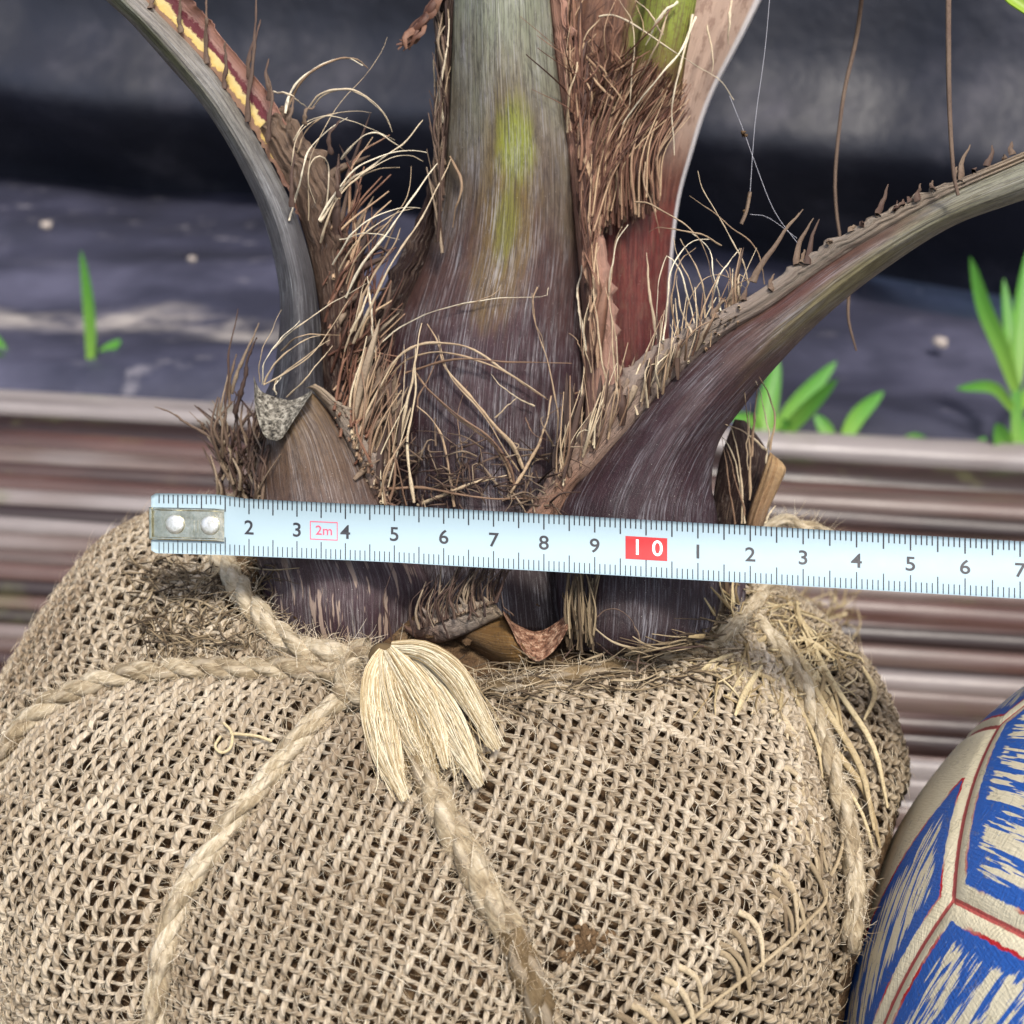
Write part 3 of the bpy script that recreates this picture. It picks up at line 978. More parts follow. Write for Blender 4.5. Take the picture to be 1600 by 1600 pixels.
def patch(name, c1, c2, d1, d2, mat, n=16, mm=8, noise_amp=.04, parent=None, label=None, thick=.25):
    """quad sheet between two px polylines, given a back so it is solid"""
    A = even(np.array(c1, float), n)
    B = even(np.array(c2, float), n)
    t = np.linspace(0, 1, mm)[None, :, None]
    PX = A[:, None] * (1 - t) + B[:, None] * t
    dd = (d1 * (1 - t[..., 0]) + d2 * t[..., 0]) + noise_amp * snoise(PX, 70, .12, 3)
    F_ = cm2w(PX[..., 0], PX[..., 1], dd).reshape(-1, 3)
    Bk = cm2w(PX[..., 0], PX[..., 1], dd + thick).reshape(-1, 3)
    Q = grid(n, mm)
    k = len(F_)
    faces = Q.tolist() + (Q[:, ::-1] + k).tolist()
    rim = [i * mm for i in range(n)] + [(n - 1) * mm + j for j in range(1, mm)] + [i * mm + mm - 1 for i in range(n - 2, -1, -1)] + [j for j in range(mm - 2, 0, -1)]
    for a, b in zip(rim, rim[1:] + rim[:1]):
        faces.append([a, b, b + k, a + k])
    o = mesh(name, np.vstack([F_, Bk]), faces, mat, parent or palm)
    if label:
        o['label'] = label
    return o


patch('cut_face', [(397, 600), (399, 640), (412, 680), (427, 688), (441, 684), (468, 643), (488, 614)], [(396, 586), (404, 606), (415, 615), (437, 622), (454, 625), (470, 620), (488, 610)], 23.8, 24.25, M_CUT, n=22, label='grey speckled cut face of the left stub')
leaf_base('leaf_margin', [(596, 805, 615, 805, 24.8, .12), (574, 752, 604, 755, 24.75, .12), (546, 700, 586, 700, 24.7, .12), (520, 650, 556, 655, 24.65, .12), (490, 612, 512, 612, 24.6, .1), (478, 606, 492, 600, 24.6, .06)], M_CRUST, n=70, m=12, jagR=9, seed=62, rough=.05)
leaf_base('cut_stub', [(385, 800, 440, 800, 26.6, .4), (388, 720, 425, 720, 26.5, .4), (396, 650, 415, 650, 26.4, .3), (402, 620, 412, 618, 26.4, .2)], M_DARKSH, n=30, m=14, seed=63)
# front lower stub
leaf_base('cut_stub', [(690, 985, 705, 1005, 24.2, .2), (722, 972, 745, 1022, 24.0, .55), (760, 962, 786, 1056, 23.8, .8), (786, 962, 812, 1062, 23.6, .85), (800, 984, 838, 1036, 23.45, .6)], M_AMBER, n=40, m=26, seed=64, label='amber cut leaf stub at the foot of the palm')
patch('cut_face', [(786, 958), (800, 985), (812, 1010), (838, 1034), (868, 1014), (888, 982)], [(787, 954), (800, 971), (828, 985), (842, 986), (858, 980), (886, 960)], 22.75, 23.5, M_CUTR, n=20, label='reddish cut face of the foremost stub')
leaf_base('leaf_margin', [(632, 985, 660, 1004, 24.0, .2), (660, 965, 690, 1004, 23.6, .25), (700, 950, 730, 990, 23.4, .2), (740, 940, 765, 972, 23.3, .15), (775, 945, 788, 962, 23.2, .08)], M_CRUST, n=60, m=12, jagL=16, seed=65, rough=.05)
# right back stub
leaf_base('cut_stub', [(1100, 860, 1175, 860, 27.3, .3), (1112, 790, 1180, 790, 27.3, .3), (1122, 730, 1200, 738, 27.2, .3), (1134, 690, 1196, 700, 27.1, .25), (1148, 655, 1164, 657, 27.0, .1)], M_DARKSH, n=40, m=16, seed=66)
leaf_base('cut_stub', [(1158, 850, 1185, 850, 26.6, .3), (1170, 800, 1200, 800, 26.5, .35), (1184, 760, 1216, 764, 26.4, .35), (1196, 725, 1228, 735, 26.3, .3), (1203, 706, 1222, 722, 26.3, .12)], M_TAN, n=40, m=18, seed=67, rough=.05, label='dry tan leaf stub behind the right petiole')
leaf_base('leaf_margin', [(905, 1010, 1000, 1020, 23.7, .2), (930, 975, 1000, 1000, 23.5, .25), (945, 962, 985, 980, 23.5, .15)], M_REDSH, n=24, m=14, seed=68)
leaf_base('leaf_margin', [(1118, 1000, 1150, 985, 25.2, .3), (1128, 940, 1165, 930, 25.6, .4), (1122, 860, 1160, 850, 26.2, .4)], M_BULGE, n=24, m=14, seed=69)

# ------------------------------------------------------------------ fibres
ZA = (350, 0, 2.909)
ZB = (550, 450, 3.5556)
ZC = (700, 0, 2.909)
ZD = (200, 450, 2.909)
ZE = (1050, 150, 2.909)
Z1 = (0, 0, 2.909)
ZR = (1100, 550, 3.2)
ZF = (600, 850, 3.2)


def parse(zone, txt):
    res = []
    for line in txt.strip().split('\n'):
        v = [float(q) for q in line.replace(',', ' ').split()]
        res.append([(zone[0] + v[i] / zone[2], zone[1] + v[i + 1] / zone[2]) for i in range(0, len(v) - 1, 2)])
    return res


def fibre_path(pts, dflt, lift=.12, n=22, free=0.0):
    """px polyline -> world curve lying just off whatever stands behind it"""
    P = even(np.array(pts, float), n)
    dd = np.full(n, float(dflt))
    for i, (a, b) in enumerate(P):
        h = depth_at(a, b)
        if h is not None:
            dd[i] = min(dd[i], h - lift)
    k = np.ones(5) / 5
    sm = np.convolve(np.pad(dd, 2, mode='edge'), k, 'valid')
    dd = np.minimum(dd, sm) - free * np.sin(np.linspace(0, np.pi, n))
    P = P + np.stack([snoise(np.linspace(0, 3, n)[:, None], random.randint(0, 999), 1.5, 3), snoise(np.linspace(0, 3, n)[:, None], random.randint(0, 999), 1.5, 3)], 1) * 2.2
    return cm2w(P[:, 0], P[:, 1], dd)


def fibres(zone, txt, dflt, mat, r=.0003, lift=.12, free=0.15, name='fibre', parent=None):
    for pts in parse(zone, txt):
        W = fibre_path(pts, dflt + random.uniform(-.2, .2), lift, 24, free * random.uniform(.3, 1.3))
        tt = np.linspace(0, 1, len(W))
        rr = r * random.choice((.42, .55, .65, .8, 1.05)) * (1.15 - .8 * tt ** 1.5) * np.clip(1 + .3 * snoise(tt[:, None], random.randint(0, 999), 30, 2), .5, 1.8)
        V, Q, A = tubes(W, rr[None], 5)
        A['co'][:, 2] = random.random()
        mesh(name, V, Q, mat, parent or palm, A)


fibres(ZA, '''310 760 330 640 400 560 520 515 620 510 670 515
375 1000 385 760 440 620 520 480 640 330 710 230 735 160
275 510 300 430 370 340 470 285 570 270 640 300
290 500 330 400 400 320 500 280 600 275 655 315
380 490 430 430 520 400 600 410 680 460 740 540 765 600
400 480 450 430 540 405 620 425 700 490 760 580
430 1000 560 830 650 770 740 700 820 640 900 540
430 1000 520 860 620 760 740 700 840 690 915 700
480 940 560 850 660 770 770 710 860 700 910 730
500 1200 560 1100 640 1010 740 960 830 940 890 945
520 1230 600 1100 680 1030 780 970 860 950
560 1350 640 1200 740 1080 820 960 920 820 980 740
580 1560 660 1400 740 1230 820 1100 900 980 1000 790 1030 720
320 640 380 560 470 530 560 545 640 570 780 640
530 720 600 640 690 600 760 640 830 680
470 960 480 850 470 740 430 715 395 760 380 850 410 930
550 1590 610 1430 650 1270
685 1600 665 1400 650 1260
215 410 280 420 350 460 380 490
215 1600 300 1520 420 1430 560 1340 640 1290
250 1590 340 1530 440 1520 520 1520
520 1090 600 1070 700 1060 800 1085
300 1000 340 860 380 700 470 600 560 540
440 1100 480 960 540 870 620 800 720 760 800 755
560 1300 600 1180 680 1090 760 1000 830 900 850 760
330 700 360 620 420 560 500 520 580 505
600 1500 640 1350 720 1200 780 1100 800 1030''', 25.3, M_FIBP, .00026, free=.6)
fibres(ZA, '''690 1590 800 1500 930 1430 1060 1390 1250 1360 1460 1350 1480 1310
1060 1390 1160 1360 1240 1320 1260 1290
1420 1300 1400 1360 1420 1460 1450 1590
1030 710 1070 800 1070 900 1035 1030
960 440 950 300 970 150 1000 60
1000 560 985 400 1010 250 1020 80
990 740 975 600 1000 420 1025 300''', 25.8, M_FIBP, .00028, free=.15)
fibres(ZB, '''200 460 280 370 400 310 520 300 640 320 740 380 830 450 960 530 1080 610
210 480 300 400 430 360 560 365 720 410 850 470 1000 570 1090 620
300 470 420 430 560 400 720 395 900 405 1080 415 1215 415
950 1000 900 880 820 790 720 680 600 540 520 430 490 300 430 200
920 1010 850 900 770 760 680 640 560 520 510 400 480 260
900 1120 890 1030 820 900 720 800 620 730 500 630 400 530 340 450
890 1080 860 980 780 860 690 780 560 690 430 560 350 460
1140 870 1150 700 1130 560 1100 440 1050 300 1010 150 1010 30
860 1170 970 1000 1030 880 1080 740 1110 600
1000 660 920 600 850 550 770 480
195 1115 330 1100 450 1110 600 1140 750 1165 900 1170 1090 1165
370 1210 500 1150 640 1090 760 1060 860 1035''', 25.0, M_FIB, .00036, free=.2)
fibres(ZB, '''230 900 250 780 270 620 290 450 295 310
270 820 310 640 345 460 370 330 395 190
350 1200 310 880 340 700 360 560 350 460 350 310
300 1200 250 950 220 780 195 600 175 430
575 1220 540 1040 500 880 440 740 360 650
360 680 380 600 440 480 490 360
580 1090 610 900 600 800 580 680 640 540
10 900 60 760 110 560 130 380 110 200 90 0
0 240 50 120 80 0
1290 380 1270 320 1200 260
1310 520 1300 420 1275 250 1260 0
1330 470 1300 350 1290 200 1320 30
1415 520 1400 440 1370 250 1340 0
1480 600 1455 400 1440 150 1410 0
1490 560 1475 400 1450 200 1440 0
1340 720 1345 500 1320 250 1330 0
1280 720 1280 500 1290 300
800 720 860 660 920 610
1280 580 1220 590 1150 580
1270 620 1200 640 1100 700 1040 780
960 720 1000 800 1120 850''', 24.7, M_FIB, .00028, free=.2)
fibres(ZC, '''845 930 900 935 960 960 1040 1000 1120 1060 1170 1150 1200 1290
1240 1115 1150 1070 1040 1045 960 1035 915 1055
1440 1290 1420 1160 1370 1090 1280 1030 1180 950 1100 885
1370 1290 1350 1200 1300 1100 1220 950 1160 850 1140 770
1360 1320 1400 1240 1470 1150 1540 1030 1600 960
1180 1400 1220 1280 1270 1190 1330 1120
970 1550 985 1420 1010 1250 1050 1160 1110 1100 1180 1090
1080 1500 1090 1400 1150 1280 1220 1240 1300 1270 1350 1310
1120 1500 1080 1340 1050 1230 1000 1170 980 1200 960 1300 950 1500
1050 1540 1020 1400 1030 1280 1060 1180 1120 1130
1150 1480 1120 1350 1090 1250 1040 1150 1020 1080
1180 1450 1170 1340 1150 1250 1110 1160 1060 1080
1240 1420 1230 1330 1200 1230 1180 1130 1100 1050
1100 1520 1060 1420 1040 1330 1040 1260
1260 1400 1280 1330 1270 1240 1220 1180''', 24.6, M_FIBP, .00024, free=.5)
fibres(ZC, '''770 1550 740 1400 735 1250 750 1120 790 1030
735 1330 740 1230 765 1120 820 1020
620 1540 640 1400 660 1240 695 1115
945 1540 930 1420 915 1300 910 1160
630 1600 610 1500 595 1350 610 1200
690 1580 670 1400 680 1250
900 740 890 850 930 950 960 1060
975 160 920 60 850 0
820 500 830 350 845 220 830 100 770 0
690 80 760 70 840 110 950 190 1050 260 1130 310 1230 370 1290 450
545 600 550 450 580 350 620 180 690 80
1280 0 1275 200
1185 120 1200 250 1200 350
560 600 540 400 530 250 550 100 540 0
1110 60 1080 200 1050 350 1020 500 1030 700
1000 40 960 160 900 280 850 380
1120 80 1060 220 960 340 880 440 800 560
1040 0 960 80 900 200''', 26.0, M_FIBP, .0003, free=.25)
fibres(ZD, '''600 430 600 330 640 220 700 100
610 440 620 340 690 230 780 145
620 440 680 330 780 250 880 220
620 440 730 380 830 300 920 190 1000 60
665 470 690 410 800 320 920 230
720 490 790 420 860 340 930 260
680 480 670 440 700 400''', 24.9, M_FIBP, .00025, free=.35)
fibres(ZD, '''440 560 450 350 480 200 498 95
470 480 500 370 560 230 600 150
460 520 470 380 500 300
490 560 520 420 540 330 585 225
410 700 330 650 220 590 125 550
420 720 400 640 385 580
430 660 430 540 440 450 455 380
500 660 480 560 490 480
450 720 440 620 450 500 470 420
350 640 330 620 315 610''', 26.3, M_FIBD, .0005, free=.1)
fibres(ZR, '''210 860 180 700 120 480 75 410
160 860 130 640 95 420
190 850 185 640 150 420 130 360
230 740 225 500 205 210
240 520 250 380 260 180
310 560 318 380 290 200 262 140
335 490 352 330 330 240 280 120
220 600 215 430 232 260
320 490 240 430 150 380 110 360
200 830 150 600 110 470
310 860 340 790 355 770''', 26.0, M_FIB, .0003, free=.1)
fibres(ZF, '''40 490 10 360 0 270 60 110
650 360 600 290 580 210
800 700 880 600 965 500
1310 600 1180 570 1090 510
1060 370 1110 335 1180 335 1240 390 1260 440
1600 510 1450 515 1310 520 1240 480
1220 700 1290 640 1370 560
620 830 610 740 560 660
1270 640 1275 480 1240 390
140 460 135 340 160 260 240 180
360 370 330 260 350 150
320 470 290 340 300 200
250 420 220 330 240 220
500 350 490 260 480 180
470 370 440 300 450 200
420 380 430 300 420 210''', 23.2, M_FIBD, .00026, free=.1)

# spiny leaflet stumps on the right petiole's upper edge and torn strips on the left petiole
for pts, r in [(p, .0008) for p in parse(ZE, '''1310 385 1320 310 1350 215
1435 320 1440 280 1455 230
1540 265 1535 235 1540 205
940 545 960 480 980 400
610 770 625 680 670 565
565 770 580 680 645 555
1120 470 1118 430 1125 405
1180 425 1180 400 1190 385
720 670 715 660 725 650
600 760 595 730 600 700
450 880 450 840 465 820
370 840 440 710 590 515
820 610 825 600 835 590
870 590 865 585 875 580
1015 520 1012 500 1020 485
1045 500 1045 490 1055 482
1080 480 1080 465 1090 460
1295 370 1292 340 1296 320
200 1010 190 980 215 940
330 930 330 900 335 870
1370 350 1372 335 1378 328
1500 290 1500 280 1504 290''')]:
    W = fibre_path(pts, 22.6 + (1600 - pts[0][0]) / 1600 * 3.0, .04, 10, 0)
    tt = np.linspace(0, 1, 10)
    V, Q, A = tubes(W, (r * (1 - .85 * tt))[None], 5, flat=.5)
    A['co'][:, 2] = .3 + .5 * random.random()
    mesh('spine', V, Q, M_FIBD, palm, A)
for pts in parse(Z1, '''680 40 700 -20 690 -60
820 150 815 60 820 -40
940 290 935 150 950 -30
1020 400 1030 280 1020 180
1125 560 1135 380 1160 200 1170 -20
1215 640 1230 520 1240 440 1210 330
1310 590 1320 500 1340 440
1380 570 1390 500 1430 480
1490 700 1500 600 1560 540
1130 360 1130 280 1150 200 1190 90
1230 450 1215 330 1220 260
1540 900 1530 780 1560 760
1330 940 1320 800 1330 700'''):
    W = fibre_path(pts, 24.6, .08, 16, .1)
    tt = np.linspace(0, 1, 16)
    V, Q, A = tubes(W, (.0006 * (1 - .75 * tt) * (1 + .25 * np.sin(tt * 23)))[None], 6, flat=.35)
    A['co'][:, 2] = .25 + .5 * random.random()
    mesh('torn_strip', V, Q, M_FIBD, palm, A)


def random_strands(name, n, gen, dflt, mat, r, lift=.1, free=.2, nseg=10, extra=(), parent=None, flat=1.0, kind='stuff'):
    Ps, Rs = [], []
    for _ in range(n):
        pts = even(np.array(gen(), float), nseg)
        dd = np.full(nseg, float(dflt) + random.uniform(-.3, .3))
        hs = [depth_at(pts[i, 0], pts[i, 1], None, extra) for i in (0, nseg // 2, nseg - 1)]
        hv = [h if h is not None else 99 for h in hs]
        cap = np.interp(np.arange(nseg), [0, nseg // 2, nseg - 1], hv)
        dd = np.minimum(dd, cap - lift) - random.uniform(0, free) * np.sin(np.linspace(0, np.pi, nseg))
        Ps.append(cm2w(pts[:, 0], pts[:, 1], dd))
        tp = np.linspace(1, .4, nseg) if flat > .5 else .12 + np.sin(np.linspace(.25, np.pi, nseg)) ** .8
        Rs.append(r * random.uniform(.5, 1.4) * tp)
    V, Q, A = tubes(np.array(Ps), np.array(Rs), 4, flat=flat)
    return mesh(name, V, Q, mat, parent or palm, A, kind=kind)


U = random.uniform


def gen_back():
    t, b = U(0, 1), U(0, 1)
    x0, y0 = 908 + 125 * t, 372 - 60 * t + U(-30, 20)
    x1, y1 = 960 + 115 * max(t, b) + U(-8, 8), 60 + 110 * max(t, b) * U(.6, 1.2)
    mx, my = .62 * x0 + .38 * x1 - 16 + U(-6, 6), .5 * (y0 + y1) + U(-8, 14)
    return [(x0, y0), (mx, my), (x1, y1)]


random_strands('fibre_mat', 200, gen_back, 26.3, M_FIBR, .00023, .1, .35)


def gen_back2():
    x0, y0 = U(895, 990), U(80, 200)
    a = U(-2.4, -.6)
    L = U(40, 120)
    return [(x0, y0), (x0 + L * .5 * math.cos(a) + U(-15, 15), y0 + L * .5 * math.sin(a)), (x0 + L * math.cos(a + U(-.5, .5)), y0 + L * math.sin(a))]


random_strands('fibre_mat', 70, gen_back2, 26.2, M_FIBR, .00022, .1, .5)


def gen_edge_l():
    t = U(0, 1)
    x0, y0 = 520 + 40 * t, 330 + 420 * t
    return [(x0 + U(-30, 30), y0), (x0 + U(-10, 50), y0 - U(40, 90)), (x0 + U(0, 90), y0 - U(80, 190))]


random_strands('fibre_mat', 60, gen_edge_l, 25.8, M_FIBR, .0003, .08, .3)


def gen_nest():
    x0, y0 = U(600, 870), U(690, 790)
    a = U(0, 6.28)
    L = U(20, 75)
    return [(x0, y0), (x0 + L * .5 * math.cos(a) + U(-14, 14), y0 + L * .5 * math.sin(a) + U(-12, 12)), (x0 + L * math.cos(a), y0 + .7 * L * math.sin(a))]


random_strands('fibre_mat', 150, gen_nest, 25.1, M_FIBD, .0002, .1, .4)


def gen_left_margin():
    t = U(0, 1)
    x0, y0 = 545 + 60 * t, 660 + 130 * t
    return [(x0, y0 + U(0, 30)), (x0 + U(-5, 25), y0 - U(30, 70)), (x0 + U(0, 60), y0 - U(80, 180))]


random_strands('fibre_mat', 38, gen_left_margin, 24.8, M_FIB, .00028, .1, .3)


def gen_right_margin():
    t = U(0, 1) ** 1.3
    x0, y0 = 880 + 290 * t, 745 - 270 * t
    return [(x0 - U(0, 25), y0 + U(-10, 20)), (x0 - U(-5, 15), y0 - U(25, 50)), (x0 + U(-15, 25), y0 - U(50, 150) * (1 - .35 * t))]


random_strands('fibre_mat', 70, gen_right_margin, 24.1, M_FIB, .00022, .1, .4)


def gen_pink():
    t = U(0, 1)
    x0, y0 = 890 + 40 * t, 20 + 520 * t
    return [(x0 + U(-6, 10), y0 + 40), (x0 + U(-8, 12), y0), (x0 + U(-14, 22), y0 - U(40, 110))]


random_strands('fibre_mat', 80, gen_pink, 25.6, M_FIBR, .0003, .07, .15)


random_strands('torn_sheath', 26, gen_edge_l, 25.9, M_FIBD, .0007, .05, .15, flat=.2)
random_strands('torn_sheath', 22, gen_left_margin, 24.9, M_FIBD, .0006, .06, .1, flat=.2)
random_strands('torn_sheath', 26, gen_right_margin, 24.2, M_FIBD, .0006, .04, .1, flat=.2)
random_strands('torn_sheath', 36, gen_pink, 25.8, M_FIBR, .0009, .05, .1, flat=.2)
random_strands('torn_sheath', 26, gen_back, 26.6, M_FIBR, .0007, .08, .2, flat=.2)


def gen_cl():
    x0, y0 = U(340, 410), U(690, 790)
    a = U(-2.1, -1.1)
    L = U(30, 100)
    return [(x0, y0), (x0 + L * .5 * math.cos(a) + U(-12, 12), y0 + L * .5 * math.sin(a)), (x0 + L * math.cos(a + U(-.4, .4)), y0 + L * math.sin(a))]


random_strands('fibre_mat', 110, gen_cl, 26.6, M_FIBD, .00035, .1, .3)


def gen_cmargin():
    t = U(0, 1)
    x0, y0 = 700 - 12 * t, 20 + 330 * t
    return [(x0 + U(-10, 4), y0 + 50), (x0 + U(-16, 4), y0), (x0 + U(-24, 6), y0 - U(30, 90))]


random_strands('fibre_mat', 50, gen_cmargin, 25.4, M_FIBD, .00034, .07, .2)


def gen_lowfringe():
    t = U(0, 1)
    x0, y0 = 650 + 130 * t, 985 - 45 * t
    return [(x0, y0), (x0 + U(-8, 12), y0 - U(20, 40)), (x0 + U(5, 40), y0 - U(50, 95))]


random_strands('fibre_mat', 60, gen_lowfringe, 23.4, M_FIBD, .00026, .08, .15)


def gen_lowgreen():
    x0, y0 = U(885, 930), U(970, 1020)
    return [(x0, y0), (x0 + U(-6, 6), y0 - U(20, 50)), (x0 + U(-14, 14), y0 - U(60, 120))]


random_strands('fibre_mat', 50, gen_lowgreen, 23.3, M_MUCK, .00028, .08, .1)

# curled dry scrap beside the upright petiole, and long threads hanging from the leaves above
for q in range(11):
    pts = [(694 + U(-6, 8), -25), (672 + U(-7, 7), 16), (654 + U(-8, 8), 44 + U(-6, 6)), (640 + U(-9, 12), 62 + U(-8, 6)), (620 + U(-4, 26), 74 + U(-14, 6))]
    P = even(np.array(pts, float), 16)
    W = cm2w(P[:, 0], P[:, 1], 25.0 + U(-.1, .1) + .12 * np.sin(np.linspace(0, 9, 16) + q))
    V, Q, A = tubes(W, (U(.0004, .0010) * np.clip(np.sin(np.linspace(.5, 3.05, 16)) ** .6 * (1 + .3 * snoise(np.linspace(0, 1, 16)[:, None], q, 20, 2)), .08, 2))[None], 6, flat=.25)
    A['co'][:, 2] = random.random() * .6
    mesh('dry_scrap', V, Q, M_FIBR, palm, A)
for pts, d, r in [([(1440, -300), (1375, -150), (1352, -40), (1338, 60), (1318, 150), (1305, 270), (1308, 340), (1316, 390)], 27, .0006), ([(1326, 455), (1326, 500), (1338, 548)], 27, .0004), ([(1500, -140), (1484, -50), (1482, 80), (1484, 180), (1490, 270), (1497, 305)], 21.6, .0006), ([(680, -20), (688, 60), (692, 120)], 27.5, .0014)]:
    P = even(np.array(pts, float), 30)
    dd = np.interp(P[:, 1], [-300, -60, 60], [24.6, .5 * (24.6 + d), d]) if d in (27, 21.6) else d
    W = cm2w(P[:, 0], P[:, 1], dd)
    V, Q, A = tubes(W, (r * (1.1 - .5 * np.linspace(0, 1, 30)))[None], 6, flat=.6)
    A['co'][:, 2] = .55
    mesh('hanging_thread', V, Q, M_FIBD, palm, A)


# ================================================================== WEEDS and leaf tip
def make_leaf_green(name, a, b, c):
    m = MT(name)
    co = m.attr()
    x, y, z = m.sep(co)
    n = m.noise(m.comb(m.math('MULTIPLY', x, 9.0), m.math('MULTIPLY', y, .5), 0), 1.0, 3)
    col = m.ramp(m.math('ADD', m.math('MULTIPLY', y, .6), m.math('MULTIPLY', m.math('SUBTRACT', n, .5), .6)), [(0, a), (.4, b), (1, c)])
    return m.done(col, .45, spec=.4, trans=.35)


M_WEED = make_leaf_green('weed_green', '#86b04a', '#5c9a3c', '#4f8f45')
M_TIP = make_leaf_green('leaflet_green', '#8fb030', '#9ab83a', '#8fb030')


def blade(name, W, widths, mat, parent, fold=.35, toward=None):
    """leaf blade: 5 verts across with a central fold, tiny thickness"""
    n = len(W)
    T = np.gradient(W, axis=0)
    T /= np.linalg.norm(T, axis=1, keepdims=True)
    f_ = np.broadcast_to(FWD if toward is None else toward, T.shape)
    A = np.cross(T, f_)
    A /= np.linalg.norm(A, axis=1, keepdims=True)
    Bn = np.cross(T, A)
    t = np.array([-1, -.5, 0, .5, 1])
    wv = np.asarray(widths)[:, None, None]
    F_ = W[:, None] + A[:, None] * t[None, :, None] * wv + Bn[:, None] * ((np.abs(t) - .5) * fold)[None, :, None] * wv
    Bk = F_ + Bn[:, None] * .0004
    V = np.concatenate([F_.reshape(-1, 3), Bk.reshape(-1, 3)])
    Q = grid(n, 5)
    co1 = np.stack(np.broadcast_arrays(t[None] * .5, np.linspace(0, 1, n)[:, None], np.zeros((1, 1))), -1).reshape(-1, 3)
    return mesh(name, V, np.vstack([Q, Q[:, ::-1] + n * 5]), mat, parent, {'co': np.vstack([co1, co1])})


def weed(base, leaves, label, z0=-.012):
    g0 = ground(base[0], base[1], z0)
    d0 = (g0 - CT) @ FWD * 100
    root = empty('weed', g0, label, 'weed', 'weeds growing along the far edge of the slats')
    for pts, hw, dd in leaves:
        P = even(np.array(pts, float), 14)
        dep = d0 + np.linspace(0, dd, 14)
        W = cm2w(P[:, 0], P[:, 1], dep)
        t = np.linspace(0, 1, 14)
        wd = hw / FPX * d0 * .01 * np.clip(np.sin(np.pi * (.12 + .88 * t)) ** .6, .06, 1)
        blade('leaf', W, wd, M_WEED, root)


weed((142, 578), [([(142, 580), (142, 520), (136, 450), (127, 392)], 9, -3), ([(148, 580), (165, 552), (188, 531)], 11, 4), ([(150, 580), (170, 562), (184, 556)], 8, 6)], 'green weed with one tall upright blade growing beside the slats')
weed((8, 570), [([(10, 572), (4, 550), (-8, 522)], 9, 2), ([(14, 572), (2, 560), (-20, 548)], 8, -2)], 'small green sprout with short leaves left of the tall single blade')
weed((64, 574), [([(64, 576), (66, 566), (62, 556)], 6, 1), ([(66, 576), (74, 566), (80, 564)], 5, 1)], 'tiny green seedling between two taller weeds on the sheet edge')
weed((1200, 690), [([(1192, 700), (1200, 630), (1216, 562)], 16, 2), ([(1202, 700), (1240, 640), (1306, 565)], 15, 4), ([(1212, 690), (1260, 640), (1308, 592)], 12, -4), ([(1190, 690), (1172, 655), (1128, 652)], 8, -2), ([(1236, 684), (1228, 665), (1222, 655)], 10, -2)], 'broad leafy green weed behind the tan leaf stub')
weed((1300, 690), [([(1300, 690), (1288, 668), (1274, 648)], 11, 1), ([(1316, 692), (1340, 650), (1380, 612)], 13, 3)], 'low green weed with two leaves in a V')
weed((1425, 698), [([(1405, 700), (1425, 686), (1446, 684)], 9, 1), ([(1420, 700), (1432, 692), (1440, 690)], 8, 1)], 'flat little green leaf lying on the slat edge')
weed((1585, 712), [([(1586, 715), (1588, 640), (1584, 570)], 9, 0), ([(1586, 610), (1566, 550), (1536, 480), (1516, 402)], 13, -5), ([(1584, 610), (1578, 530), (1568, 436)], 10, 2), ([(1588, 600), (1594, 500), (1606, 390)], 13, 3), ([(1582, 640), (1550, 606), (1494, 607)], 9, -6), ([(1592, 640), (1620, 590), (1650, 560)], 10, 4), ([(1576, 714), (1566, 690), (1556, 662)], 16, -2), ([(1592, 714), (1602, 680), (1610, 650)], 15, 2)], 'tall green weed with long strap leaves on a pale stem')
weed((1512, 706), [([(1512, 708), (1516, 696), (1522, 690)], 7, 1), ([(1518, 708), (1534, 690), (1540, 684)], 8, 1)], 'tiny sprout at the foot of the tall strap-leaved weed')
P = cm2w([1330, 1430, 1520, 1575, 1640, 1720], [-600, -330, -90, -8, 34, 60], [25.2, 24.8, 24.4, 24.1, 24, 24])
blade('leaflet', even(P, 24), .0022 * np.sin(np.linspace(.5, 3.05, 24)) ** .6, M_TIP, palm)


# pebbles and crumbs on the sheet
def blob(name, c, r, mat, seed, parent=None, sq=(1, 1, .7), sub=2, amp=.25, freq=3.0):
    bm = bmesh.new()
    bmesh.ops.create_icosphere(bm, subdivisions=sub, radius=1)
    V = np.array([v.co[:] for v in bm.verts])
    Fq = [[v.index for v in f.verts] for f in bm.faces]
    bm.free()
    V = V * (1 + amp * snoise(V, seed, freq, 2))[:, None] * np.array(sq) * r
    return mesh(name, V + c, Fq, mat, parent)


M_PEB = make_cut_mat('pebble', '#7a6f68', '#a89d94', '#c9c0b6')
for i, (px, py) in enumerate([(1470, 535), (72, 352), (300, 405)]):
    c = ground(px, py, -.005)
    o = blob('pebble', c, .0075 if i == 0 else .005 + .002 * (i % 2), M_PEB, 80 + i)
    tag(o, 'small pale pebble lying on the dark sheet', 'pebble', 'pebbles scattered on the dark sheet')

# ================================================================== ROPE
EX = (BV_BALL,)
rope = empty('rope', (BC[0], BC[1], BC[2] + HT), 'twisted jute rope knotted round the root ball with a frayed blond end', 'rope')


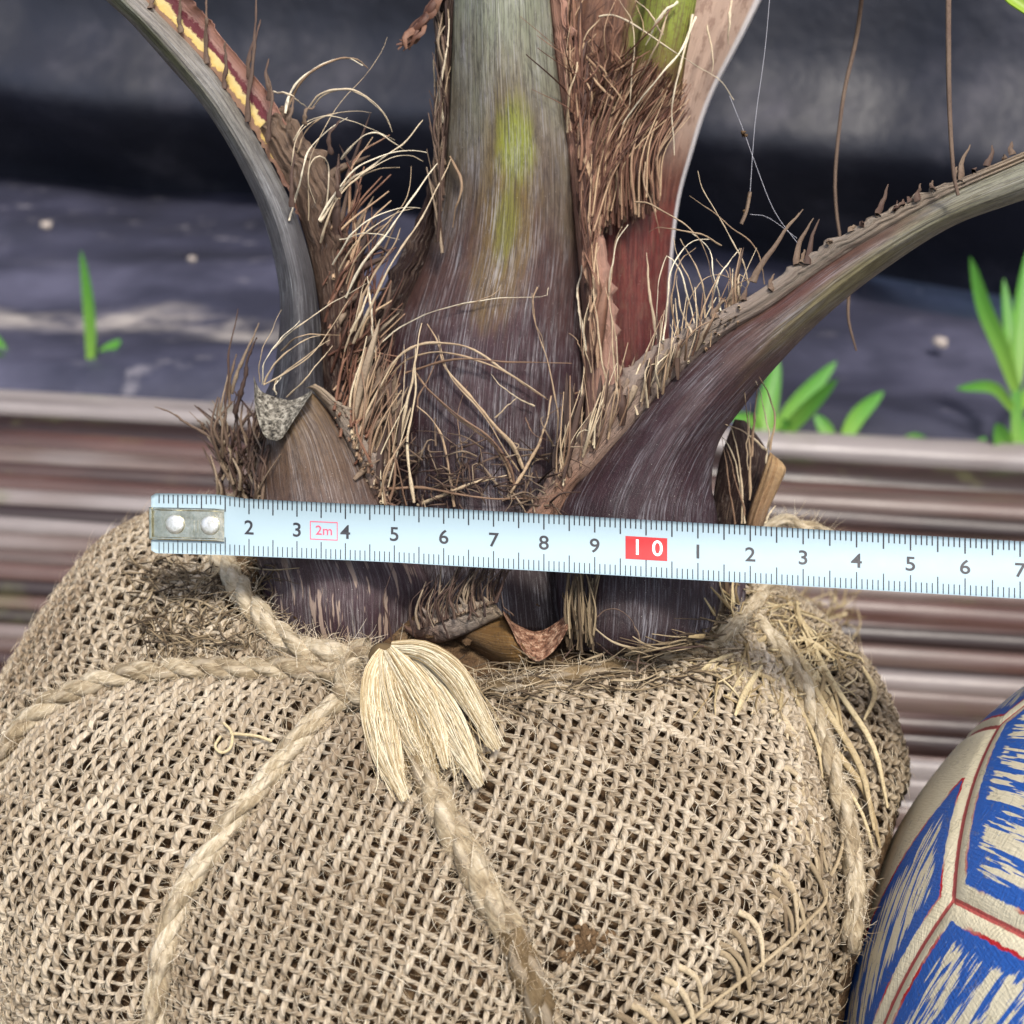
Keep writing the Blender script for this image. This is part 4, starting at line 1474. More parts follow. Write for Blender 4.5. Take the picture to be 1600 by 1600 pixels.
def rope_piece(pts, r, mat, seed, sink=.5, dflt=25, twist=.019, fz=500, name='rope_section', n=None, dovr=None, label=None, tail=None):
    n = n or max(30, len(pts) * 16)
    P = even(np.array(pts, float), n)
    if dovr is not None:
        dd = np.interp(np.linspace(0, 1, n), np.linspace(0, 1, len(dovr)), dovr)
    else:
        dd = np.array([min(depth_at(a, b, dflt, EX), 40) for a, b in P]) - r * 100 * sink * 2
        k = np.ones(9) / 9
        dd = np.minimum(dd, np.convolve(np.pad(dd, 4, mode='edge'), k, 'valid') + .02)
        dd = np.convolve(np.pad(dd, 4, mode='edge'), k, 'valid')
    W = cm2w(P[:, 0], P[:, 1], dd)
    if tail is not None:
        e0 = W[0] if tail[0] == 0 else W[-1]
        d0 = (e0 - BC) / np.linalg.norm(e0 - BC)
        d1 = np.array(tail[1], float)
        d1 /= np.linalg.norm(d1)
        q = np.linspace(0, 1, 40)[1:, None]
        dq = d0 * (1 - q) + d1 * q
        dq /= np.linalg.norm(dq, axis=1, keepdims=True)
        ext_ = ball_surf(dq) + dq * r * .8
        ext_ += (e0 - (ball_surf(d0[None])[0] + d0 * r * .8)) * (1 - q) ** 2
        W = np.vstack([ext_[::-1], W]) if tail[0] == 0 else np.vstack([W, ext_])
        kq = np.ones(5) / 5
        W[2:-2] = np.stack([np.convolve(W[:, j], kq, 'valid') for j in range(3)], 1)
    s = np.r_[0, np.cumsum(np.linalg.norm(np.diff(W, axis=0), axis=1))]
    T = np.gradient(W, axis=0)
    T /= np.linalg.norm(T, axis=1, keepdims=True)
    A = np.cross(T, np.broadcast_to(FWD, T.shape))
    A /= np.linalg.norm(A, axis=1, keepdims=True)
    B = np.cross(T, A)
    parts = []
    for q in range(3):
        ph = 2 * np.pi * (s / twist + q / 3) + .4 * snoise(s[:, None] * 100, seed + q, .5, 2)
        cen = W + (A * np.cos(ph)[:, None] + B * np.sin(ph)[:, None]) * r * .42
        rr = r * .66 * (1 + .10 * snoise(s[:, None] * 100, seed + 20 + q, 3.0, 2))
        parts.append(tubes(cen, rr[None], 10))
    V, Q, A_ = join(parts)
    o = mesh(name, V, Q, mat, rope, A_)
    if label:
        o['label'] = label
    f = fuzz('rope_hair', V, None, fz * 2, .0032, .00006, M_FUZZ, o, seed, .6)
    return W


rope_piece(ROPE_A[1:], .0025, M_ROPE, 300, fz=900, tail=(0, (-.55, .75, -.15)))
rope_piece([(338, 850), (350, 880), (372, 915), (400, 955), (435, 990), (480, 1014), (535, 1022), (575, 1018)], .0026, M_ROPE, 310, fz=600)
rope_piece([(545, 1085), (510, 1112), (470, 1150), (439, 1187), (394, 1246), (343, 1307), (304, 1364), (276, 1420), (256, 1476), (245, 1538), (238, 1600), (236, 1660)], .0021, M_ROPE, 320, fz=900, tail=(1, (-.35, -.15, -.9)))
rope_piece([(620, 1120), (650, 1175), (672, 1225), (695, 1275), (725, 1330), (757, 1388), (785, 1435), (800, 1455)], .0028, M_ROPE, 330, fz=800)
rope_piece([(798, 1448), (812, 1490), (830, 1535), (848, 1590), (866, 1660)], .0028, M_ROPE_D, 340, fz=500, tail=(1, (.1, -.2, -.9)), label='stained lower end of the front rope')
rope_piece([(1205, 905), (1180, 940), (1150, 972), (1118, 1002), (1085, 1015)], .0019, M_ROPE, 350, fz=400)
rope_piece([(1178, 968), (1205, 998), (1231, 1028), (1256, 1074), (1278, 1126), (1294, 1176), (1312, 1240), (1328, 1302), (1336, 1380), (1330, 1470), (1318, 1560)], .0021, M_ROPE, 360, fz=900, tail=(1, (.55, .1, -.8)))
rope_piece([(600, 1082), (680, 1088), (740, 1078), (800, 1072), (870, 1062), (950, 1046), (1030, 1030), (1100, 1012)], .0019, M_ROPE_D, 370, sink=.3, fz=500)
rope_piece([(1190, 835), (1212, 818), (1232, 812), (1252, 822), (1275, 826), (1300, 838)], .0015, M_ROPE, 380, dovr=[29, 29, 29, 29.3], fz=150)
# knot
rope_piece([(530, 1072), (560, 1090), (588, 1078), (592, 1046), (570, 1026), (545, 1034), (540, 1062), (566, 1078), (600, 1060), (612, 1030)], .0021, M_ROPE, 390, sink=.9, fz=500, name='knot')

# frayed end: five drooping locks, each a soft core under many hairs
tuft_d = depth_at(600, 1060, 23, EX) - .55
LOCKS = [([(604, 1018), (588, 1058), (592, 1120), (606, 1180), (630, 1245)], 23, 0), ([(606, 1016), (616, 1060), (636, 1120), (658, 1172), (678, 1222)], 25, .14), ([(610, 1014), (652, 1060), (692, 1120), (722, 1172), (748, 1222)], 24, .10), ([(612, 1012), (662, 1018), (706, 1050), (738, 1100), (774, 1164)], 17, .2), ([(608, 1014), (634, 1050), (664, 1095), (684, 1140), (696, 1192)], 20, .22)]
fray = None
for li, (pts, hw, dz) in enumerate(LOCKS):
    n = 30
    P = even(np.array(pts, float), n)
    t = np.linspace(0, 1, n)
    sd = np.array([depth_at(a, b, 24, EX) for a, b in P])
    dd = np.minimum(tuft_d - .3 * np.sin(np.pi * t), sd - .38) - dz
    dd = np.convolve(np.pad(dd, 3, mode='edge'), np.ones(7) / 7, 'valid')
    W = cm2w(P[:, 0], P[:, 1], dd)
    wid = hw / FPX * tuft_d * .01 * (.45 + .55 * np.clip(t / .4, 0, 1) ** .7) * np.clip(1 - np.clip((t - .5) / .5, 0, 1) ** 1.8, .03, 1)
    V, Q, A = tubes(W, (wid * .74)[None], 14, flat=.5)
    A['co'][:, 2] = .5
    lock = mesh('frayed_lock', V, Q, M_BLOND, rope, A)
    lock['label'] = 'pale blond lock of the frayed rope end'
    T = np.gradient(W, axis=0)
    T /= np.linalg.norm(T, axis=1, keepdims=True)
    Aa = np.cross(T, np.broadcast_to(FWD, T.shape))
    Aa /= np.linalg.norm(Aa, axis=1, keepdims=True)
    Bb = np.cross(T, Aa)
    k = 460
    th = rng.uniform(0, 2 * np.pi, k)
    rad = rng.uniform(.72, 1.16, k) ** 1.2
    dr = np.cumsum(rng.normal(size=(k, n)) * .09, axis=1)
    Ps = W[None] + Aa[None] * (np.cos(th[:, None] + dr * .6) * rad[:, None] * wid[None])[..., None] + Bb[None] * (.58 * np.sin(th[:, None] + dr * .6) * rad[:, None] * wid[None])[..., None]
    ext = np.clip((t[None] - .8) / .2, 0, 1) ** 2
    stray = np.where(rng.random((k, 1)) < .12, 3.2, .6)
    Ps += T[None] * (ext * rng.uniform(-.007, .003, (k, 1)))[..., None] + Aa[None] * (np.clip((t[None] - .35) / .65, 0, 1) ** 2 * stray * rng.normal(size=(k, 1)) * .0007)[..., None]
    V, Q, A = tubes(Ps[:, ::2], rng.uniform(.00006, .00015, (k, 1)) * np.linspace(1.1, .5, n // 2)[None], 3)
    mesh('hair', V, Q, M_BLOND, lock, A, kind='stuff')
Vk = blob('frayed_root', cm2w(602, 1024, tuft_d + .22), .0030, M_ROPE_D, 3, rope, (1.1, .8, .8), 3, .1)

# ================================================================== LOOSE STRANDS ON THE CLOTH
# cut weft ends hanging along the hem
r_ = np.random.default_rng(12)
hp = []
for y in 1060 + np.cumsum(r_.uniform(10, 26, 34)):
    x = hemx(y) - r_.uniform(2, 34)
    L = r_.uniform(55, 115)
    a = math.radians(r_.uniform(56, 82))
    hp.append(([(x - 26, y - 14), (x - 4, y - 2), (x + L * .35 * math.cos(a) + 4, y + L * .35), (x + L * math.cos(a) * .75, y + L * .95)]))
for pts in hp:
    P = even(np.array(pts, float), 12)
    dd = np.array([depth_at(a, b, 26, EX) for a, b in P]) - .14
    t = np.linspace(0, 1, 12)
    dd = np.convolve(np.pad(dd, 1, mode='edge'), np.ones(3) / 3, 'valid') - .03 * np.sin(np.pi * t)
    W = cm2w(P[:, 0], P[:, 1], dd)
    V, Q, A = tubes(W, (.00062 * (1.05 - .65 * t ** 2))[None], 6, flat=.8)
    A['co'][:, 2] = random.random() * .8
    mesh('loose_strand', V, Q, M_HEM, sack, A)
# selvedge threads running along the side under the hem
for off, r in ((40, .0004),):
    pts = [(hemx(y) + off + (y > 1400) * 14, y) for y in np.arange(1290, 1660, 30)]
    P = even(np.array(pts, float), 40)
    dd = np.array([depth_at(a, b, 26, EX) for a, b in P]) - .16
    dd = np.convolve(np.pad(dd, 3, mode='edge'), np.ones(7) / 7, 'valid')
    V, Q, A = tubes(cm2w(P[:, 0], P[:, 1], dd), np.full((1, 40), r), 6)
    A['co'][:, 2] = .45
    mesh('loose_strand', V, Q, M_HEM, sack, A)
# straw-like strands at the right shoulder
for i in range(42):
    x0, y0 = U(1140, 1350), U(925, 1060)
    if i < 11:
        x0, y0 = U(1200, 1290), U(960, 1130)
        ang_ = math.radians(U(48, 66))
        L = U(160, 330)
        pts = [(x0, y0), (x0 + L * .35 * math.cos(ang_) * .9, y0 + L * .33), (min(1385, x0 + L * .7 * math.cos(ang_)), y0 + L * .66), (min(1398, x0 + L * .85 * math.cos(ang_)), y0 + L)]
    else:
        ang_ = U(0, 3.14)
        L = U(30, 95)
        pts = [(x0, y0), (x0 + L * .5 * math.cos(ang_) + U(-10, 10), y0 + L * .5 * math.sin(ang_)), (min(1350, x0 + L * math.cos(ang_)), y0 + L * math.sin(ang_))]
    P = even(np.array(pts, float), 14)
    hit = [depth_at(a, b, None, EX) for a, b in P]
    if any(h is None for h in hit):
        continue
    dd = np.array(hit) - .22 - U(0, .15)
    dd = np.minimum(dd, np.convolve(np.pad(dd, 2, mode='edge'), np.ones(5) / 5, 'valid'))
    t = np.linspace(0, 1, 14)
    V, Q, A = tubes(cm2w(P[:, 0], P[:, 1], dd), (U(.00028, .0008) * (1 - .6 * np.abs(2 * t - 1) ** 2))[None], 6, flat=.45)
    A['co'][:, 2] = .3 + .6 * random.random()
    mesh('loose_strand', V, Q, M_STRAW, sack, A)
# a loop of yarn pulled out at the left front
for pts in ([(350, 1130), (362, 1145), (360, 1168), (346, 1176), (336, 1166), (345, 1150)], [(360, 1146), (400, 1150), (425, 1158)]):
    P = even(np.array(pts, float), 20)
    dd = np.array([depth_at(a, b, 22, EX) for a, b in P]) - .32
    V, Q, A = tubes(cm2w(P[:, 0], P[:, 1], dd), np.full((1, 20), .0003), 6)
    A['co'][:, 2] = .8
    mesh('loose_strand', V, Q, M_STRAW, sack, A)


# matted tow and soil round the neck
def gen_tow():
    x0, y0 = U(215, 410), U(875, 1025)
    a = U(0, 6.28)
    L = U(25, 95)
    b = a + U(-1, 1)
    return [(x0, y0), (x0 + L * .5 * math.cos(a), y0 + L * .35 * math.sin(a)), (x0 + L * .5 * math.cos(a) + L * .5 * math.cos(b), y0 + L * .35 * math.sin(a) + L * .35 * math.sin(b))]


random_strands('matted_tow', 330, gen_tow, 40, M_MUCK, .00022, .16, .35, extra=EX, parent=sack)


def gen_neckfront():
    x0, y0 = U(620, 1180), 0
    y0 = np.interp(x0, [620, 760, 950, 1100, 1180], [1075, 1075, 1050, 1020, 985]) + U(-30, 30)
    a = U(-.5, .5) + (math.pi if U(0, 1) < .5 else 0)
    L = U(30, 110)
    b = a + U(-.7, .7)
    return [(x0, y0), (x0 + L * .5 * math.cos(a), y0 + L * .4 * math.sin(a)), (x0 + L * .5 * (math.cos(a) + math.cos(b)), y0 + L * .4 * (math.sin(a) + math.sin(b)))]


random_strands('matted_tow', 330, gen_neckfront, 40, M_MUCK, .00024, .14, .3, extra=EX, parent=sack)


def gen_pale_tow():
    x0, y0 = U(1110, 1330), U(925, 1090)
    a = U(0, 6.28)
    L = U(20, 70)
    return [(x0, y0), (x0 + L * .5 * math.cos(a) + U(-8, 8), y0 + L * .5 * math.sin(a)), (min(1340, x0 + L * math.cos(a)), y0 + L * math.sin(a))]


random_strands('matted_tow', 240, gen_pale_tow, 40, M_STRAW, .0003, .16, .3, extra=EX, parent=sack)

# soil crumbs in the neck
for i in range(110):
    a = U(0, 2 * math.pi)
    rr = U(.030, .058)
    D = np.array([math.cos(a) * rr, math.sin(a) * rr, HT * .93])
    S = ball_surf(D[None])[0]
    blob('soil_crumb', S + np.array([0, 0, .0005]), U(.0007, .0019), M_SOIL, 200 + i, sack, (1, 1, .7), 2, .3)

# dry clod stuck to the cloth
Dc = cm2w(920, 1478, depth_at(920, 1478, 20, EX) - .12)
clod = empty('soil_clod', Dc, 'dry brown crumb of soil stuck on the front of the burlap', 'soil clod')
nc = (Dc - BC) / np.linalg.norm(Dc - BC)
e1 = np.cross(nc, [0, 0, 1.0])
e1 /= np.linalg.norm(e1)
e2 = np.cross(nc, e1)
for i in range(130):
    a, q = U(0, 6.28), abs(random.gauss(0, .0022))
    blob('crumb', Dc + e1 * q * math.cos(a) * 1.2 + e2 * q * math.sin(a) - nc * .0006, U(.0003, .0009) * (1.5 - q / .006), M_CLOD, 300 + i, clod, (1, 1, 1), 1, .35)

# ================================================================== TAPE MEASURE
# camera-space fit of the printed centimetres gives the blade's true line
A0 = 23.37


def tape_point(k, t, lift=0.0):
    """k in cm along the blade, t 0 (top edge)..1 (bottom edge), lift in cm toward the viewer"""
    k, t, lift = np.broadcast_arrays(np.asarray(k, float), np.asarray(t, float), np.asarray(lift, float))
    Z = A0 - .111 * (k - 2)
    X = -.2283 * A0 + .994 * (k - 2)
    px = 800 + FPX * X / Z
    ytop = np.interp(px, [150, 232, 340, 360, 380, 400, 560, 620, 1100, 1160, 1600, 2600], [769, 770.5, 772.5, 775.5, 778.5, 780, 788, 790, 817.5, 820.5, 846, 903.5])
    ybot = np.interp(px, [150, 232, 342, 400, 560, 620, 1100, 1160, 1600, 2600], [861, 864, 867, 869.5, 876, 879, 907, 910.5, 936, 991])
    cup = np.interp(k, [0, 1.4, 1.9, 3], [.0, .01, .10, .13])
    tilt = np.interp(k, [0, 2, 18], [.0, .10, .45])
    d = Z - cup * (2 * t - 1) ** 2 + tilt * (.5 - t) - lift
    return cm2w(px, ytop * (1 - t) + ybot * t, d)


def make_tape_mat(name, c, rough=.35, spec=.5):
    m = MT(name)
    p = m.pos()
    n = m.noise(p, 300, 4, .6)
    n2 = m.noise(m.vmul(p, (1, 8, 8)), 60, 4, .6)
    col = m.mix(m.math('MULTIPLY', m.step(n2, .55, .75), .10), c, '#9aa4a8')
    return m.done(col, m.math('ADD', rough, m.math('MULTIPLY', n, .15)), m.bump(n, .06, .0003), spec=spec)


M_TAPE = make_tape_mat('tape_enamel', '#9db3bc', .5)
M_INK = make_tape_mat('tape_ink', '#25262d', .5)
M_RED = make_tape_mat('tape_red', '#b00a16', .5)
M_PINKINK = make_tape_mat('tape_pink_ink', '#d8506a', .4)
M_WHITE = make_tape_mat('tape_white_ink', '#eef2f2', .4)


def make_metal():
    m = MT('plated_steel')
    p = m.pos()
    n = m.noise(p, 500, 5, .7)
    col = m.ramp(n, [(.3, '#a8a184'), (.6, '#cfcab0'), (.8, '#e4e2d2')])
    return m.done(col, m.math('ADD', .12, m.math('MULTIPLY', n, .2)), m.bump(n, .3, .0004), metal=1.0)


M_METAL = make_metal()
m = MT('rivet_steel')
M_RIVET = m.done(m.ramp(m.noise(m.pos(), 900, 5, .7), [(.3, '#b8b8a8'), (.6, '#e8e8e2')]), .38, m.bump(m.noise(m.pos(), 700, 4), .3, .0003), metal=.7)
tape = empty('tape_measure', tape_point(8.5, 1.0), 'pale blue white metric tape measure blade stretched across the palm stem', 'tape measure')
nk, ntt = 260, 15
K_, T_ = np.meshgrid(np.linspace(-.07, 26.6, nk), np.linspace(0, 1, ntt), indexing='ij')
# rounded corners at the end
endr = np.clip((K_ + .07) / .12, 0, 1)
T2 = .5 + (T_ - .5) * (1 - .10 * (1 - np.sqrt(1 - (1 - endr) ** 2)))
F_ = tape_point(K_, T2).reshape(-1, 3)
Bk = tape_point(K_, T2, -.018).reshape(-1, 3)
Q = grid(nk, ntt)
kk = len(F_)
rim = [i * ntt for i in range(nk)] + [(nk - 1) * ntt + j for j in range(1, ntt)] + [i * ntt + ntt - 1 for i in range(nk - 2, -1, -1)] + [j for j in range(ntt - 2, 0, -1)]
faces = Q[:, ::-1].tolist() + (Q + kk).tolist() + [[a, b, b + kk, a + kk] for a, b in zip(rim, rim[1:] + rim[:1])]
mesh('blade', np.vstack([F_, Bk]), faces, M_TAPE, tape)


def tape_quads(name, rects, mat, lift, parent=tape, label=None, nsub=5):
    V, Fq = [], []
    for (k0, k1, t0, t1) in rects:
        ns = nsub
        ts = np.linspace(t0, t1, ns)
        b = len(V)
        for tq in ts:
            V.append(tape_point(k0, tq, lift))
            V.append(tape_point(k1, tq, lift))
        for j in range(ns - 1):
            Fq.append([b + 2 * j, b + 2 * j + 2, b + 2 * j + 3, b + 2 * j + 1])
    o = mesh(name, np.array(V), Fq, mat, parent)
    if label:
        o['label'] = label
    return o


ticks = []
for mm in range(1, 266):
    k = mm / 10
    half = mm % 5 == 0
    wd = .0135 if half else .012
    lt = .272 if half else .165
    lb = .30 if half else .185
    ticks.append((k - wd, k + wd, .0 if mm > 16 else .02, lt))
    ticks.append((k - wd * .75, k + wd * .75, 1 - lb, .99))
tk = tape_quads('tick_marks', ticks, M_INK, .004)
tk['kind'] = 'stuff'


def tape_text(txt, k, tmid, size, mat, bold=.0, lift=.005, name='digit', sx=1.0):
    cu = bpy.data.curves.new('txt', 'FONT')
    cu.body = txt
    cu.size = size
    cu.align_x = 'CENTER'
    cu.align_y = 'CENTER'
    cu.offset = bold
    cu.resolution_u = 6
    ob = bpy.data.objects.new('txt', cu)
    C.objects.link(ob)
    dg = bpy.context.evaluated_depsgraph_get()
    me = ob.evaluated_get(dg).to_mesh()
    V = np.array([v.co[:] for v in me.vertices])
    Fq = [list(p.vertices) for p in me.polygons]
    ob.evaluated_get(dg).to_mesh_clear()
    bpy.data.objects.remove(ob)
    bpy.data.curves.remove(cu)
    W = np.array([tape_point(k + v[0] * sx, tmid - v[1] / 1.16, lift) for v in V])
    o = mesh(name, W, [f[::1] for f in Fq], mat, tape, smooth=False)
    return o


for i in range(2, 27):
    if i % 10 == 0:
        continue
    tape_text(str(i % 10), i + (.0 if i > 10 else .0), .515, .40, M_INK, .005, sx=1.06)
tape_quads('red_label', [(19.60, 20.41, .30, .70)], M_RED, .006)
tape_text('2', 19.80, .50, .44, M_WHITE, .004, .010)
tape_text('0', 20.22, .50, .44, M_WHITE, .004, .010)
tape_quads('red_label', [(9.60, 10.41, .30, .70)], M_RED, .006, label='red box behind the white number ten')
tape_text('1', 9.83, .50, .44, M_WHITE, .004, .010)
tape_text('0', 10.22, .50, .44, M_WHITE, .004, .010)
tape_text('2m', 3.56, .50, .27, M_PINKINK, .002, .006, 'length_mark', 1.05)
b_ = .016
tape_quads('length_frame', [(3.27, 3.84, .335, .335 + .016), (3.27, 3.84, .645, .661), (3.27, 3.27 + b_, .335, .661), (3.84 - b_, 3.84, .335, .661)], M_PINKINK, .005)


# hook with two rivets
def tape_box(name, k0, k1, t0, t1, l0, l1, mat, bev=.02, parent=tape, nk=8):
    ks = np.linspace(k0, k1, nk)
    secs = []
    for k in ks:
        e = bev if k in (ks[0], ks[-1]) else 0
        secs.append([tape_point(k, t0, l0), tape_point(k, t0, l1 - bev), tape_point(k, t0 + bev * .8, l1 - e), tape_point(k, t1 - bev * .8, l1 - e), tape_point(k, t1, l1 - bev), tape_point(k, t1, l0)])
    V = np.array(secs).reshape(-1, 3)
    Fq = []
    for i in range(nk - 1):
        for j in range(6):
            Fq.append([i * 6 + j, i * 6 + (j + 1) % 6, (i + 1) * 6 + (j + 1) % 6, (i + 1) * 6 + j])
    Fq += [list(range(6))[::-1], [(nk - 1) * 6 + j for j in range(6)]]
    return mesh(name, V, Fq, mat, parent, smooth=False)


hook = tape_box('hook', -.09, 1.48, .245, .765, -.02, .045, M_METAL)
tape_box('hook_rim', -.09, 1.48, .235, .285, .03, .085, M_METAL, parent=hook)
tape_box('hook_rim', -.09, 1.48, .725, .775, .03, .085, M_METAL, parent=hook)
tape_box('hook_lip', -.12, -.05, .235, .775, -.35, .085, M_METAL, parent=hook)
for k0, k1, t0, t1 in ((.83, .85, .44, .64), (.91, .93, .44, .64), (.83, .93, .62, .64)):
    tape_box('slot_edge', k0, k1, t0, t1, .03, .055, M_METAL, .005, hook, 3)
for kc in (.43, 1.17):
    nR = 28
    V, Fq = [], []
    prof_r = [(.195, .03), (.195, .075), (.180, .100), (.12, .112), (.0, .116)]
    for (rr, ll) in prof_r:
        for j in range(nR):
            a = 2 * math.pi * j / nR
            V.append(tape_point(kc + rr * math.cos(a), .515 + rr * math.sin(a) / 1.22, ll))
    for i in range(len(prof_r) - 1):
        for j in range(nR):
            Fq.append([i * nR + j, i * nR + (j + 1) % nR, (i + 1) * nR + (j + 1) % nR, (i + 1) * nR + j])
    mesh('rivet', np.array(V), Fq, M_RIVET, hook)

# ================================================================== SOCCER BALL
soc = empty('soccer_ball', (SOC[0], SOC[1], 0), 'cream ball with blue hatched panels and red outlines beside the root ball', 'ball')


def sph_hit(px, py):
    d = rayd(px, py)
    d /= np.linalg.norm(d)
    L = SOC - CT
    b = L @ d
    disc = max(0, b * b - (L @ L - SOC_R ** 2))
    return (CT + d * (b - math.sqrt(disc)) - SOC) / SOC_R


def make_panel_mat(name, blank=False):
    m = MT(name)
    co = m.attr()
    u, v, e = m.sep(co)
    r = m.orand()
    base = m.mix(m.math('MULTIPLY', m.step(m.noise(m.vmul(co, (9, 9, 0)), 1.0, 4), .45, .75), .6), '#eee3c2', '#d8cba6')
    jag = m.math('MULTIPLY', m.math('SUBTRACT', m.noise(m.vmul(co, (60, 60, 0)), 1.0, 3), .5), .012)
    ee = m.math('ADD', e, jag)
    col = base
    if not blank:
        hv = m.comb(m.math('MULTIPLY', u, 4.0), m.math('MULTIPLY', v, 62.0), m.math('MULTIPLY', r, 40.0))
        hn = m.noise(hv, 1.0, 3, .6)
        hn2 = m.noise(m.comb(m.math('MULTIPLY', u, 12.0), m.math('MULTIPLY', v, 150.0), r), 1.0, 2, .5)
        hatch = m.math('MULTIPLY', m.step(m.math('ADD', m.math('MULTIPLY', hn, .6), m.math('MULTIPLY', hn2, .4)), .475, .495), m.step(m.math('ADD', ee, m.math('MULTIPLY', m.math('SUBTRACT', hn2, .5), .06)),   .060, .068))
        flick = m.noise(m.vmul(co, (90, 90, 0)), 1.0, 2)
        blue = m.mix(m.math('MULTIPLY', m.step(flick, .62, .7), .35), '#2a62b8', '#8aa8d4')
        blue = m.mix(hatch, blue, base)
        col = m.mix(m.step(ee, .030, .033), col, blue)
        rd = m.math('MULTIPLY', m.step(ee, .026, .028), m.step(ee, .034, .032))
        rd = m.math('MULTIPLY', rd, m.step(m.noise(m.vmul(co, (5, 5, 0)), 1.0, 2), .42, .54))
        col = m.mix(rd, col, '#c8242e')
    seam = m.step(m.math('ADD', e, m.math('MULTIPLY', jag, .3)), .006, .004)
    col = m.mix(m.math('MULTIPLY', seam, .9), col, '#b8323a')
    crack = m.step(m.math('ABSOLUTE', m.math('SUBTRACT', m.noise(m.vmul(co, (7, 7, 0)), 1.0, 4), .5)), .006, .0)
    col = m.mix(m.math('MULTIPLY', crack, .35), col, '#8a7f62')
    wv = m.math('ADD', m.noise(m.vmul(co, (260, 40, 0)), 1.0, 2), m.noise(m.vmul(co, (40, 260, 0)), 1.0, 2))
    return m.done(col, .5, m.bump(wv, .35, .0006), spec=.4)


M_PANEL = make_panel_mat('printed_panel')
PHI = (1 + 5 ** .5) / 2
ico = []
for a in (-1, 1):
    for b in (-1, 1):
        ico += [(0, a, b * PHI), (a, b * PHI, 0), (b * PHI, 0, a)]
ICO = np.array(ico, float)
ICO /= np.linalg.norm(ICO, axis=1, keepdims=True)
CE = math.cos(math.atan(2))
adj = [[j for j in range(12) if j != i and abs(ICO[i] @ ICO[j] - CE) < .01] for i in range(12)]
TV = {}
for i in range(12):
    for j in adj[i]:
        p = ICO[i] * 2 + ICO[j]
        TV[(i, j)] = p / np.linalg.norm(p)
PANELS = [(ICO[i], [TV[(i, j)] for j in adj[i]]) for i in range(12)]
for i in range(12):
    for j in adj[i]:
        for k in adj[i]:
            if i < j < k and k in adj[j]:
                c_ = ICO[i] + ICO[j] + ICO[k]
                PANELS.append((c_ / np.linalg.norm(c_), [TV[q] for q in ((i, j), (j, i), (j, k), (k, j), (k, i), (i, k))]))


def frame(a, b):
    a = a / np.linalg.norm(a)
    c = np.cross(a, b)
    c /= np.linalg.norm(c)
    return np.stack([a, np.cross(c, a), c], 1)


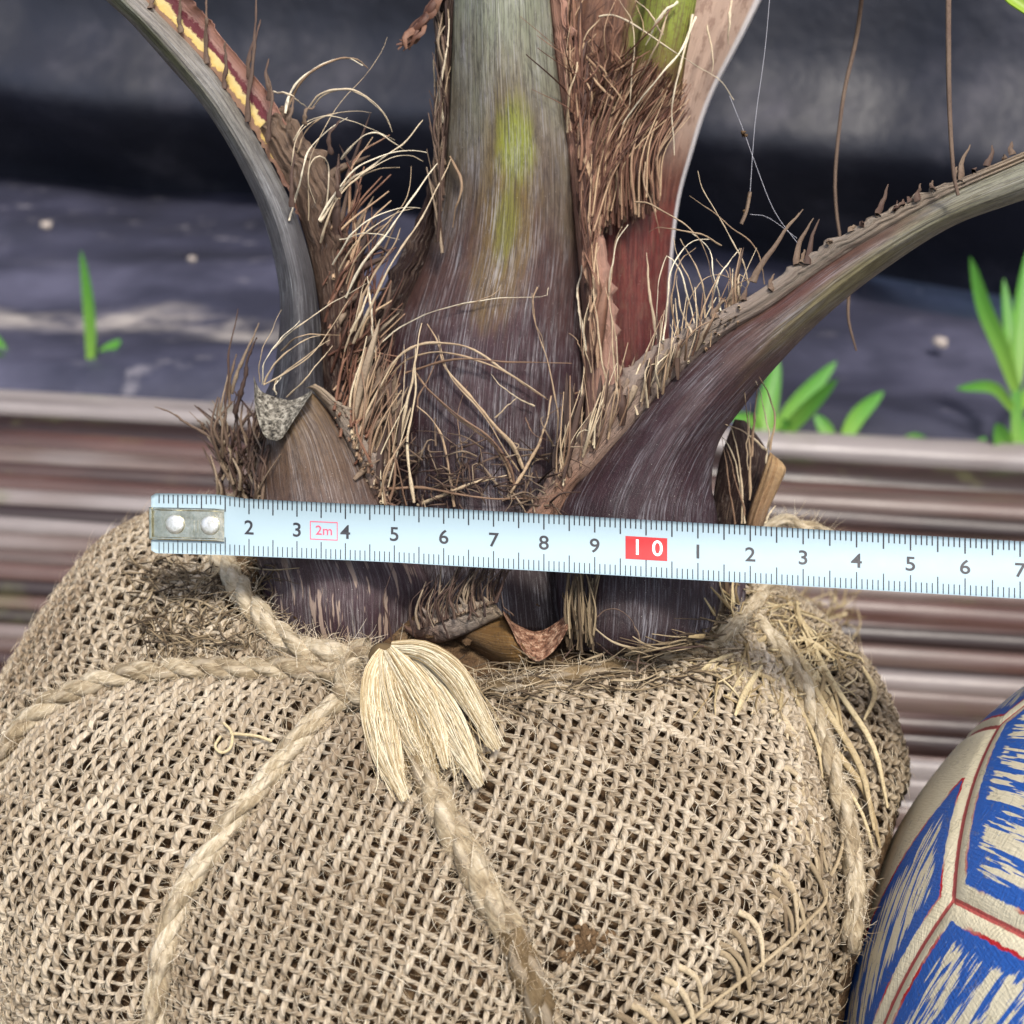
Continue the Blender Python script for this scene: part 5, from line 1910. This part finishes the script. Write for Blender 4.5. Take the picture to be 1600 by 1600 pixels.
_i, _j = 0, adj[0][0]
RS = frame(sph_hit(1487, 1405), sph_hit(1536, 1175)) @ frame(TV[(_i, _j)], TV[(_j, _i)]).T
PANELS = [(c_ @ RS.T, [v_ @ RS.T for v_ in vs]) for c_, vs in PANELS]
HATCH = [((1440, 1360), (1410, 1450), (1470, 1270)), ((1575, 1300), (1545, 1300), (1598, 1322)), ((1500, 1540), (1420, 1580), (1490, 1470)), ((1345, 1520), (1340, 1580), (1362, 1470))]
top_dir = sph_hit(1440, 1360)
cut_n = np.cross(sph_hit(1548, 1170), sph_hit(1378, 1400))
cut_n /= np.linalg.norm(cut_n)
if cut_n @ sph_hit(1470, 1225) > 0:
    cut_n = -cut_n
nsd = 20
for fi, (fcn, pv) in enumerate(PANELS):
    e1 = np.cross(fcn, [0.3, .5, .8])
    e1 /= np.linalg.norm(e1)
    e2 = np.cross(fcn, e1)
    pv = sorted(pv, key=lambda v_: math.atan2(v_ @ e2, v_ @ e1))
    ns = len(pv)
    planes = []
    for i in range(ns):
        pn = np.cross(pv[i], pv[(i + 1) % ns])
        planes.append(pn / np.linalg.norm(pn))
    planes = np.array(planes)
    V, Fq, index = [], [], {}
    for q in range(ns):
        a, b = pv[q], pv[(q + 1) % ns]
        for i in range(nsd + 1):
            for j in range(i + 1):
                p = fcn * (1 - i / nsd) + (a * (1 - j / max(i, 1)) + b * (j / max(i, 1))) * (i / nsd) if i else fcn.copy()
                p = p / np.linalg.norm(p)
                key = tuple(np.round(p, 5))
                if key not in index:
                    index[key] = len(V)
                    V.append(p)
                index[(q, i, j)] = index[key]
        for i in range(nsd):
            for j in range(i + 1):
                Fq.append([index[(q, i, j)], index[(q, i + 1, j)], index[(q, i + 1, j + 1)]])
                if j < i:
                    Fq.append([index[(q, i, j)], index[(q, i + 1, j + 1)], index[(q, i, j + 1)]])
    V = np.array(V)
    ed = np.maximum(np.arcsin(np.clip(V @ planes.T, -1, 1)).min(1), 0)
    h1 = e1 * math.cos(fi * 2.4) + e2 * math.sin(fi * 2.4)
    inside = lambda d_: np.all(planes @ d_ > 0)
    for mid, p0, p1 in HATCH:
        if inside(sph_hit(*mid)):
            h1 = sph_hit(*p1) - sph_hit(*p0)
            h1 -= fcn * (h1 @ fcn)
            h1 /= np.linalg.norm(h1)
    h2 = np.cross(fcn, h1)
    groove = ed.copy()
    if inside(top_dir):                     # this panel is printed on one side only
        side = np.arcsin(np.clip(V @ cut_n, -1, 1))
        ed = np.where(ed < .02, ed, np.clip(np.minimum(ed, side + .026), .02, 9))
    co = np.stack([V @ h1, V @ h2, ed], 1)
    rad = SOC_R * (1 - .006 * np.exp(-(groove / .007) ** 2))
    mesh('panel', SOC + V * rad[:, None], Fq, M_PANEL, soc, {'co': co})

# ================================================================== SPIDER THREAD
m = MT('spider_silk')
M_SILK = m.done('#b8b8c0', .4, trans=.3)
web = empty('spider_thread', cm2w(1160, 350, 25), 'thin dusty spider thread with caught specks beside the stem', 'spider thread')
for pts, r in [([(1212, -110), (1204, -20), (1195, 80), (1180, 190), (1172, 300)], .00006), ([(1140, 150), (1162, 205), (1180, 255), (1210, 330), (1250, 385)], .00006), ([(1172, 300), (1166, 330), (1158, 350)], .0004), ([(1172, 335), (1200, 340), (1245, 372)], .00005)]:
    P = even(np.array(pts, float), 16)
    V, Q, A = tubes(cm2w(P[:, 0], P[:, 1], 24.6), np.full((1, 16), r), 4)
    mesh('thread', V, Q, M_SILK if r < .0002 else M_FIBD, web, A)
for px, py, r in ((1161, 207, .0006), (1165, 212, .0004), (1171, 308, .0004), (1163, 330, .0004)):
    blob('speck', cm2w(px, py, 24.6), r, M_CLOD, int(px), web, (1, 1, 1), 1, .4)
